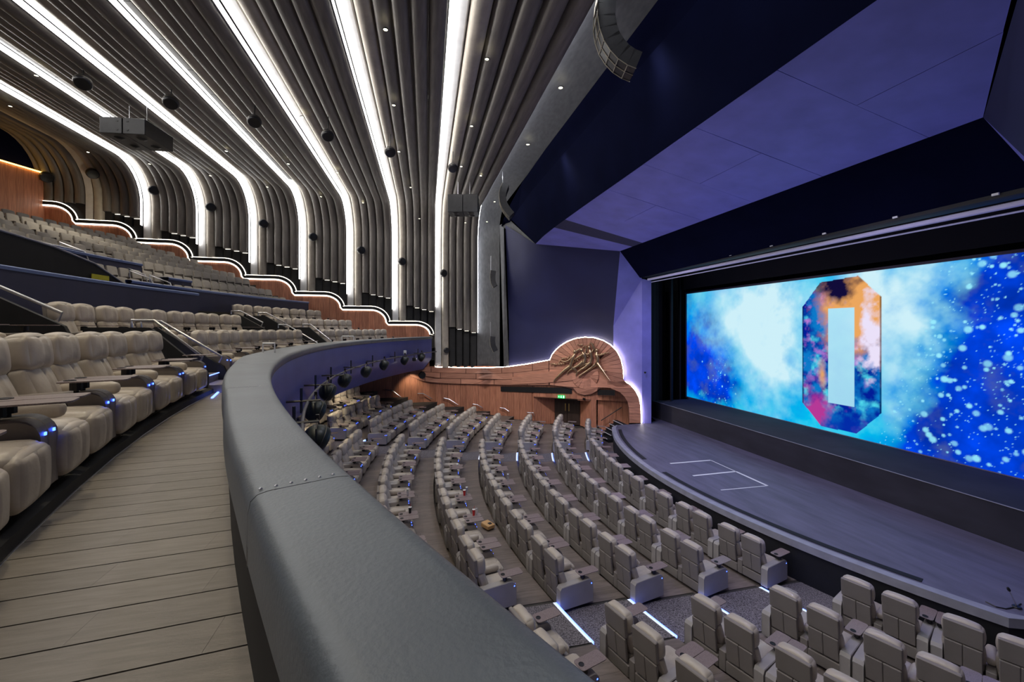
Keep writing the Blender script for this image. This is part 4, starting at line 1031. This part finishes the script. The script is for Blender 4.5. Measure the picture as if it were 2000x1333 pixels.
# lit steps at the near stairs
sp = empty('walkway_steps', pol(31.0, ang(31, 10.2), -1.33), label='steps with blue edge lights at the end of the nearest recliner row', cat='steps')
for k in range(4):
    a0, a1 = ang(31, 9.8), ang(31, 10.8); r0 = 30.72+.42*k; z = -1.33+.17*k
    bb_(MB().slab([pol(r0, a0, z+.17), pol(r0+.42, a0, z+.17), pol(r0+.42, a1, z+.17), pol(r0, a1, z+.17)], [pol(r0, a0, z), pol(r0+.42, a0, z), pol(r0+.42, a1, z), pol(r0, a1, z)]), 'tread', 'floorb', parent=sp)
    bb_(MB().tube([pol(r0-.01, a0, z+.165), pol(r0-.01, a1, z+.165)], .012, 5), 'edge_light', 'bluestrip', parent=sp)
pa_ = at_z(414, 778, -1.315); pb_ = at_z(437, 757, -1.315)
bb_(MB().tube([pa_, pb_], .022, 5), 'floor_light', 'bluestrip', parent=sp)
# white bracket handles on the parapet
for (u, v, lab) in ((525, 689, 'nearer white bracket frame standing on the parapet top'), (679.5, 666, 'farther white bracket frame standing on the parapet top')):
    p = at_z(u, v, -.55); o = empty('bracket_frame', p, label=lab, cat='bracket', group=None); s_ = p.length*1.0
    hw_ = 11.5/F*(p.x*FW[0]+p.y*FW[1]); hh_ = 18/F*(p.x*FW[0]+p.y*FW[1]) if u < 600 else 8/F*(p.x*FW[0]+p.y*FW[1])+.02; o.rotation_euler = (0, 0, -TH)
    MB().tube([(-hw_, 0, 0), (-hw_, 0, hh_), (hw_, 0, hh_), (hw_, 0, 0)], .022, 4).build('frame', M['white'], o)

# ------------------------------------------------------------------ lighting bar with lanterns under the parapet
RB = 29.18; ZB = -1.55
lb = empty('lighting_bar', pol(RB, ang(RB, 6), ZB), label='long curved grey pipe fixed along the blue balcony front', cat='pipe')
bb_(MB().tube([pol(RB, ang(RB, y), ZB) for y in np.linspace(3.5, 28.6, 50)], .032, 8), 'pipe', mat('pipe_grey', (.07, .07, .09), .4), True, parent=lb)
for y in (5.2, 7.4, 9.6, 12.2, 14.6, 17.5, 20.5, 23.5, 26.5):
    a = ang(RB, y); b = MB()
    b.tube([pol(RB-.25, a, ZB+.03), pol(RB+.44, a, ZB+.03)], .022, 4); b.tube([pol(RB+.12, a, ZB-.22), pol(RB+.12, a, ZB+.30)], .026, 4)
    bb_(b, 'bracket', 'black', parent=lb)
LAN = [(620, 857), (617, 803), (641, 766), (674, 744), (716, 727), (751, 714), (791, 705), (824, 699)]
for k, (u, v) in enumerate(LAN):
    p = at_cyl(u, v, RB-.12); a = ang(RB, p.y); R = .25
    if k == 0: p = at_z(620, 857, -1.98)
    o = empty('stage_lantern', p, label='%s black domed lantern on the balcony bar counting from the nearest' % ORD[k], cat='stage light', group='black domed lanterns along the balcony front'); o.rotation_euler = (0, 0, -a)
    q = Vector((.75, .25, -.45)).normalized()
    MB().lathe([(.001, -R)]+[(R*math.sin(t), -R*math.cos(t)) for t in np.linspace(.3, 1.75, 8)]+[(R*.98, R*.28), (R*.92, R*.46), (R*.84, R*.54), (R*.66, R*.62)], (0, 0, 0), q, 20).build('housing', M['lampblk'], o, True)
    MB().lathe([(.001, R*.58), (R*.66, R*.61)], (0, 0, 0), q, 20).build('lens', M['black'], o)
    MB().lathe([(R*1.02, R*.02), (R*1.05, R*.06), (R*1.02, R*.12)], (0, 0, 0), q, 20).build('band', M['black'], o, True)
    MB().tube([(0, -R-.02, 0), (0, -R-.02, R*.9), (0, 0, R+.12), (0, R+.02, R*.9), (0, R+.02, 0)], .014, 5).build('yoke', M['black'], o)
    MB().box((0, 0, R+.13), (.06, .06, .10)).build('clamp', M['black'], o)
p = at_cyl(809, 699, RB-.1); o = empty('moving_light', p, label='small black open lantern between the last two domed lanterns', cat='stage light')
MB().bevbox((0, 0, -.1), (.22, .22, .2), .03).build('head', M['black'], o); MB().tube([(0, -.15, -.1), (0, -.15, .12), (0, .15, .12), (0, .15, -.1)], .02, 5).build('yoke', M['black'], o); MB().lathe([(.001, .0), (.07, 0), (.07, .05)], (.1, 0, -.1), (1, 0, 0), 10).build('lens', M['steel'], o)
p = at_cyl(791, 689, RB-.02); o = empty('junction_box', p, label='small white junction box on the balcony pipe', cat='box'); MB().bevbox((0, 0, .02), (.16, .2, .2), .02).build('case', M['white'], o)
p = at_line(824, 733, (-9, 29.5), (1.3, 29.5), .35); o = empty('round_speaker', p, label='black round speaker under the balcony corner on the wooden wall', cat='speaker')
MB().lathe([(.001, -.22), (.15, -.18), (.24, -.02), (.25, .06), (.22, .12), (.10, .10), (.001, .10)], (0, 0, 0), (.3, -.9, -.1), 18).build('cabinet', M['black'], o, True)

# ------------------------------------------------------------------ speakers on ceiling and wall
def ball_speaker(p, R, label, q=(.2, -.55, -.8), group='round black ceiling speakers'):
    o = empty('ball_speaker', p, label=label, cat='speaker', group=group); q = Vector(q).normalized()
    MB().lathe([(.001, -R)]+[(R*math.sin(t), -R*math.cos(t)) for t in np.linspace(.3, 2.0, 9)]+[(R*.80, R*.50)], (0, 0, 0), q, 20).build('shell', M['speaker'], o, True)
    MB().lathe([(R*.80, R*.50), (R*.4, R*.42), (.001, R*.40)], (0, 0, 0), q, 20).build('cone', M['black'], o, True)
    MB().lathe([(R*1.01, R*.0), (R*1.03, R*.05), (R*1.01, R*.10)], (0, 0, 0), q, 20).build('rim', M['grill'], o, True)
    return o
CS = [(162, 161), (334, 200), (497, 237), (640, 265), (762, 297), (884, 328)]
for k, (u, v) in enumerate(CS):
    zs_ = 7.75+ (.9 if u < 250 else .6 if u < 400 else .2 if u < 600 else 0)
    p = at_z(u, v, zs_-.45); d = p.x*FW[0]+p.y*FW[1]
    R = (15.5-1.1*k)/F*d*.95
    o = ball_speaker(p, R, '%s round black speaker hanging under the fluted ceiling, from the left' % ORD[k])
    MB().tube([(0, 0, R*.9), (.02, .02, .75)], .018, 5).build('hanger', M['black'], o)
WS = [(300, 372), (411, 405), (514, 437), (611, 463), (705, 489), (785, 511), (866, 534)]
for k, (u, v) in enumerate(WS):
    p = at_line(u, v, (-20, 29.5), (1.3, 29.5), .45); d = p.x*FW[0]+p.y*FW[1]
    ball_speaker(p, .27, '%s round speaker on the fluted side wall, from the left' % ORD[k], (.55, -.8, -.15), 'round speakers on the fluted side wall')
p = at_line(181, 339, (-20, 29.5), (1.3, 29.5), .7); ball_speaker(p, .30, 'dim round speaker at the dark far left end of the ceiling', (.5, -.6, -.5), 'round speakers on the fluted side wall')
p = at_line(91, 346, (-20, 29.5), (1.3, 29.5), .4); ball_speaker(p, .30, 'dim round speaker beside the top of the rear wooden wall', (.5, -.6, -.5), 'round speakers on the fluted side wall')
p = at_line(872, 685, (1.3, 29.5), (5, 28.75), .3); ball_speaker(p, .20, 'round speaker low on the fluted wall beside the balcony end', (.3, -.9, -.1), 'round speakers on the fluted side wall')
# twin box loudspeakers
def twin(p, W, H, D, rz, label):
    o = empty('twin_loudspeaker', p, label=label, cat='speaker'); o.rotation_euler = (0, 0, rz)
    for s_ in (-1, 1):
        c = MB().bevbox((s_*W/4, 0, 0), (W/2-.02, D, H), .015).build('cabinet', M['speaker'], o)
        for i in (-1, 1):
            MB().lathe([(W*.11, 0), (W*.10, .01), (W*.04, .05), (.001, .05)], (s_*W/4, i*D*.24, -H/2-.004), (0, 0, -1), 14).build('driver', M['black'], c)
            MB().box((s_*W/4*(.45 if True else 1), -D/2-.006, i*H*.27), (.07, .012, .05)).build('handle', M['black'], c)
    MB().tube([(-W*.2, 0, H/2), (-W*.2, 0, H/2+.8)], .012, 5).build('wire', M['steel'], o); MB().tube([(W*.2, 0, H/2), (W*.2, 0, H/2+.8)], .012, 5).build('wire', M['steel'], o)
    return o
p = at_z(268, 262, 7.3); d = p.x*FW[0]+p.y*FW[1]
twin(at_d(270, 264, d), 78/F*d, 30/F*d, 1.5, -TH+.12, 'grey twin loudspeaker box hanging over the rear balcony')
p = at_z(906, 402, 6.5); d = p.x*FW[0]+p.y*FW[1]; twin(p, 58/F*d, 34/F*d, 1.0, -TH, 'black twin loudspeaker box hanging in front of the fluted wall')
# line arrays: curved stack of cabinets
def line_array(ptsd, wd, dep, label, side=1):
    """ptsd: list of front-edge points (u, v, d), top to bottom"""
    P = [at_d(*q) for q in ptsd]; o = empty('line_array', P[0], label=label, cat='speaker', group=None)
    for k, (a, b_) in enumerate(zip(P[:-1], P[1:])):
        t = (b_-a); L_ = t.length; t.normalize(); latd = Vector((*RT, 0))*side; n = latd
        back = t.cross(Vector((*FW, 0))).normalized()*dep
        if back.dot(n) < 0: back = -back
        wv = Vector((*FW, 0))*wd
        A = [a, b_-t*.012, b_-t*.012+back, a+back]
        c = MB().slab([p_-Vector(P[0])*0-P[0] for p_ in A], [p_+wv-P[0] for p_ in A]).build('cabinet', M['speaker'], o)
        fb_ = MB(); ff = -back.normalized()*.012
        for s_ in (0, .5, 1):
            c0 = a-P[0]+wv*s_+ff; fb_.tube([c0, c0+t*L_], .013*wd/.6, 4)
        fb_.tube([a-P[0]+ff, a-P[0]+ff+wv], .013*wd/.6, 4); fb_.build('grille_frame', M['grill'], c)
    bb0 = MB().tube([(0, 0, 0), (0, 0, .9)], .02, 5).build('hanging_wire', M['steel'], o)
    return o
d0 = 9.6
def arr(pts, d, wd, dep, label):
    return line_array([(u, v, d) for u, v in pts], wd, dep, label)
arr([(1176, -45), (1172, -20), (1169, 5), (1168, 30), (1172, 55), (1180, 78), (1193, 98), (1208, 114), (1226, 126), (1243, 133)], 10.2, .55, .42, 'large curved line array of dark loudspeakers hanging at top right')
arr([(982, 357), (978, 366), (975.5, 375), (975, 384), (976, 393), (979, 402), (983.5, 410), (989, 417.5), (995, 424)], 22.5, .7, .36, 'curved line array hanging left of the big blue wall')
arr([(959, 528), (958, 534), (957.5, 540), (958, 546), (959, 552), (961, 558), (963.5, 562)], 26.6, .5, .30, 'small upper line array on the grey wall panel')
arr([(958, 657), (957, 664), (957.5, 671), (958.5, 677), (961, 683), (964, 689)], 26.4, .5, .30, 'small lower line array on the grey wall panel above the frieze')

# ------------------------------------------------------------------ ceiling downlights
DL = [(20, 207, 9.2), (172, 297, 9), (71, 147, 8.9), (273, 85, 8.6), (292, 320, 8.8), (411, 343, 8.6), (387, 201, 8.5), (442, 295, 8.5), (522, 365, 8.4), (489, 156, 8.2), (563, 320, 8.2), (590, 228, 8.1), (627, 384, 8.1), (659, 337, 8.1), (709, 396, 8.1),
      (753, 57, 8.0), (769, 205, 8.0), (779, 296, 8.0), (802, 366, 8.0), (819, 427, 8.0), (951, 115, 8.0), (921, 246, 8.0), (901, 325, 8.0), (909, 435, 8.0), (939, 343, 8.0), (1095, 171, 8.3), (1031, 282, 8.3), (966, 394, 8.1), (951, 433, 8.0), (1011, 0, 8.0)]
DL.sort()
for k, (u, v, z) in enumerate(DL):
    if v < 5: continue
    d = (z-.15)*F/(HV-v)
    p = at_d(u, v, d)
    lim = yw(min(p.x, 5.9))-.5
    if p.y > lim-1.4: p = p*(lim-1.2)/p.y
    o = empty('downlight', p, label='%s small lit downlight from the left of the fluted ceiling' % ORD[k], cat='downlight', group='small downlights in the fluted ceiling')
    R = .055 if u < 1000 else .07
    MB().lathe([(R*1.5, .0), (R*1.5, -.012), (R*1.05, -.02), (R, .0)], (0, 0, 0), (0, 0, 1), 12).build('ring', M['black'], o)
    MB().lathe([(R, -.01), (.001, -.012)], (0, 0, 0), (0, 0, 1), 10).build('lens', M['down'], o)

# ------------------------------------------------------------------ exit signs, rails, small things
def exit_sign(p, rz, W, label):
    o = empty('exit_sign', p, label=label, cat='sign', group=None); o.rotation_euler = (0, 0, rz); H = W*.42
    MB().box((0, 0, 0), (W, .05, H)).build('case', M['green'], o)
    g = MB(); y = -.03
    g.box((-W*.30, y, 0), (W*.16, .01, H*.12)); g.add([(-W*.44, y, 0), (-W*.34, y, H*.25), (-W*.34, y, -H*.25)], [(0, 1, 2)])
    g.lathe([(H*.09, 0), (.001, .004)], (0.0, y, H*.32), (0, -1, 0), 8)
    g.tube([(0, y, H*.22), (-W*.02, y, -H*.02)], H*.07, 5); g.tube([(-W*.02, y, -H*.02), (-W*.09, y, -H*.35)], H*.06, 5); g.tube([(-W*.02, y, -H*.02), (W*.06, y, -H*.2), (W*.10, y, -H*.36)], H*.06, 5)
    g.tube([(-W*.10, y, H*.05), (0, y, H*.18), (W*.09, y, H*.02)], H*.05, 5)
    g.box((W*.34, y, 0), (W*.16, .01, H*.75)); g.build('pictogram', M['signw'], o); return o
p = L_(1097, 775); exit_sign(p+Vector((*nrm, 0))*.1, math.atan2(DB[1]-DA[1], DB[0]-DA[0]), .46, 'green exit sign with running figure over the doors')
exit_sign(at_d(1277, 713, 26.2), -TH, .40, 'green exit sign in the dark wing beside the blue pillar')
o = empty('camera_dome', L_(1141, 779)+Vector((*nrm, 0))*.08, label='tiny black dome camera above the entrance', cat='camera'); MB().lathe([(.09, .05), (.09, 0), (.06, -.07), (.001, -.1)], (0, 0, 0), (0, 0, 1), 12).build('dome', M['black'], o, True)
o = empty('camera_dome', at_d(1260, 728, 23.8), label='tiny dome camera on the blue pillar', cat='camera'); MB().lathe([(.06, .04), (.06, 0), (.04, -.05), (.001, -.07)], (0, 0, 0), (0, 0, 1), 12).build('dome', M['black'], o, True)
WR = [((751, 762), (766, 763), (783, 776)), ((816, 769), (826, 769), (843, 779)), ((867, 778), (877, 780), (894, 791)), ((924, 790), (932, 791), (942, 797)), ((977, 797), (985, 798), (994, 804)), ((1030, 806.5), (1042, 807), (1043, 812))]
for k, q in enumerate(WR):
    P = [wall_pt(u, v, .22) for u, v in q]; o = empty('wall_handrail', P[0], label='%s short steel handrail on the wooden wall, from the left' % ORD[k], cat='handrail', group='short steel handrails on the wooden wall')
    w0 = wall_pt(*q[0], .05); w2 = wall_pt(*q[2], .05)
    MB().tube([w0-P[0]]+[p_-P[0] for p_ in P]+[w2-P[0]], .028, 6).build('rail', M['steel'], o, True)
    MB().tube([P[1]-P[0], wall_pt(q[1][0], q[1][1]+2, .04)-P[0]], .015, 5).build('bracket', M['steel'], o)
P = [at_line(1174, 822, DA, DB, .15), at_line(1214, 796, DA, DB, .15)]; o = empty('wall_handrail', P[0], label='sloping black handrail above the stage steps', cat='handrail')
MB().tube([P[0]-P[0], P[1]-P[0]], .03, 6).build('rail', M['black'], o)
for t in (.12, .5, .92): q = (P[1]-P[0])*t; MB().tube([q, q+Vector((*(-nrm), 0))*.3+Vector((0, 0, -.06))], .02, 5).build('bracket', M['black'], o)
# objects left on trays
def nearest_tray(u, v):
    dr = Vector(at_d(u, v, 1)).normalized(); best = min(TRAYS, key=lambda t: (t[0]-dr*t[0].dot(dr)).length/max(1, t[0].length)); return best[0]
def cup(u, v, label, m1='red', h=.16, r=.042, dx=0, dy=0, cap_='paper', cat='cup', straw=False):
    p = nearest_tray(u, v)+Vector((dx, dy, 0)); o = empty('drink_cup' if cat == 'cup' else cat.replace(' ', '_'), p, label=label, cat=cat)
    MB().lathe([(.001, 0), (r*.75, 0), (r, h), (.001, h)], (0, 0, 0), (0, 0, 1), 12).build('body', M[m1], o, True)
    MB().lathe([(r*1.06, h), (r*1.06, h+.012), (.001, h+.014)], (0, 0, 0), (0, 0, 1), 12).build('lid', M[cap_], o)
    if straw: MB().tube([(0, 0, h), (.02, 0, h+.1)], .005, 5).build('straw', M['red'], o)
cup(889, 978, 'red and white drink cup on a tray in the fifth stalls row')
cup(904, 1012, 'red cup with a straw on a tray below the first red cup', straw=True)
cup(912, 1000, 'pale pink drinks can on the same tray as the strawed cup', 'paper', .15, .033, .09, .05, 'steel', 'drink can')
cup(984, 940, 'clear water bottle standing on a tray in the fourth stalls row', 'glass', .22, .034, 0, 0, 'white', 'bottle')
cup(903, 960, 'clear water bottle on a tray just behind the first red cup', 'glass', .22, .034, .08, .06, 'white', 'bottle')
cup(775, 970, 'clear bottle on a tray beside the balcony edge', 'glass', .20, .034, 0, 0, 'white', 'bottle')
cup(775, 1008, 'dark cup with red straw on a tray beside the balcony edge', 'black', .15, .042, 0, 0, 'paper', 'cup', True)
cup(889, 910, 'crumpled white napkin ball on a tray in the fifth stalls row', 'paper', .05, .04, cat='napkin')
p = at_z(953, 1030, HZ[4]+.05); o = empty('cardboard_box', p, rz=.5, label='open brown cardboard food box lying on the stalls floor', cat='box')
b = MB().bevbox((0, 0, .05), (.26, .34, .10), .008); b.build('tray', M['card'], o); MB().box((0, .0, .11), (.25, .33, .006), Matrix.Rotation(.08, 3, 'X')).build('lid', M['card'], o)
MB().box((.03, -.05, .119), (.10, .10, .003), Matrix.Rotation(.08, 3, 'X')).build('printed_mark', M['black'], o)
# cable and small microphone stand on the stage
P = [at_z(u, v, SZ+.01) for u, v in ((1925, 1176), (1945, 1186), (1965, 1190), (1985, 1186), (1994, 1180))]; o = empty('stage_cable', P[0], label='thin dark cable trailing along the stage lip at right', cat='cable'); MB().tube([p_-P[0] for p_ in P], .012, 5).build('cable', M['black'], o)
P = at_z(1986, 1186, SZ+.02); o = empty('microphone', P, label='small gooseneck microphone standing on the stage corner', cat='microphone'); dloc = P.x*FW[0]+P.y*FW[1]
T_ = at_d(1970, 1152, dloc)-P; MB().tube([(0, 0, 0), T_*.6, T_], [.012, .009, .009], 6).build('stem', M['steel'], o); MB().lathe([(.001, -.05), (.022, -.03), (.026, 0), (.018, .04), (.001, .05)], T_, (T_.x, T_.y, T_.z), 10).build('head', M['black'], o, True)
MB().lathe([(.07, 0), (.06, .015), (.001, .02)], (0, 0, 0), (0, 0, 1), 12).build('foot', M['black'], o)

# give every top-level empty that was left at the origin a base point inside its own parts
bpy.context.view_layer.update()
for o in list(COL.objects):
    if o.type == 'EMPTY' and o.parent is None and o.location.length < 1e-6 and o.children:
        P = [c.matrix_world @ Vector(q) for c in o.children if c.type == 'MESH' for q in c.bound_box]
        c0 = Vector([sum(p[i] for p in P)/len(P) for i in range(3)]); c0.z = min(p.z for p in P)
        o.location = c0
        for c in o.children: c.location = c.location-c0
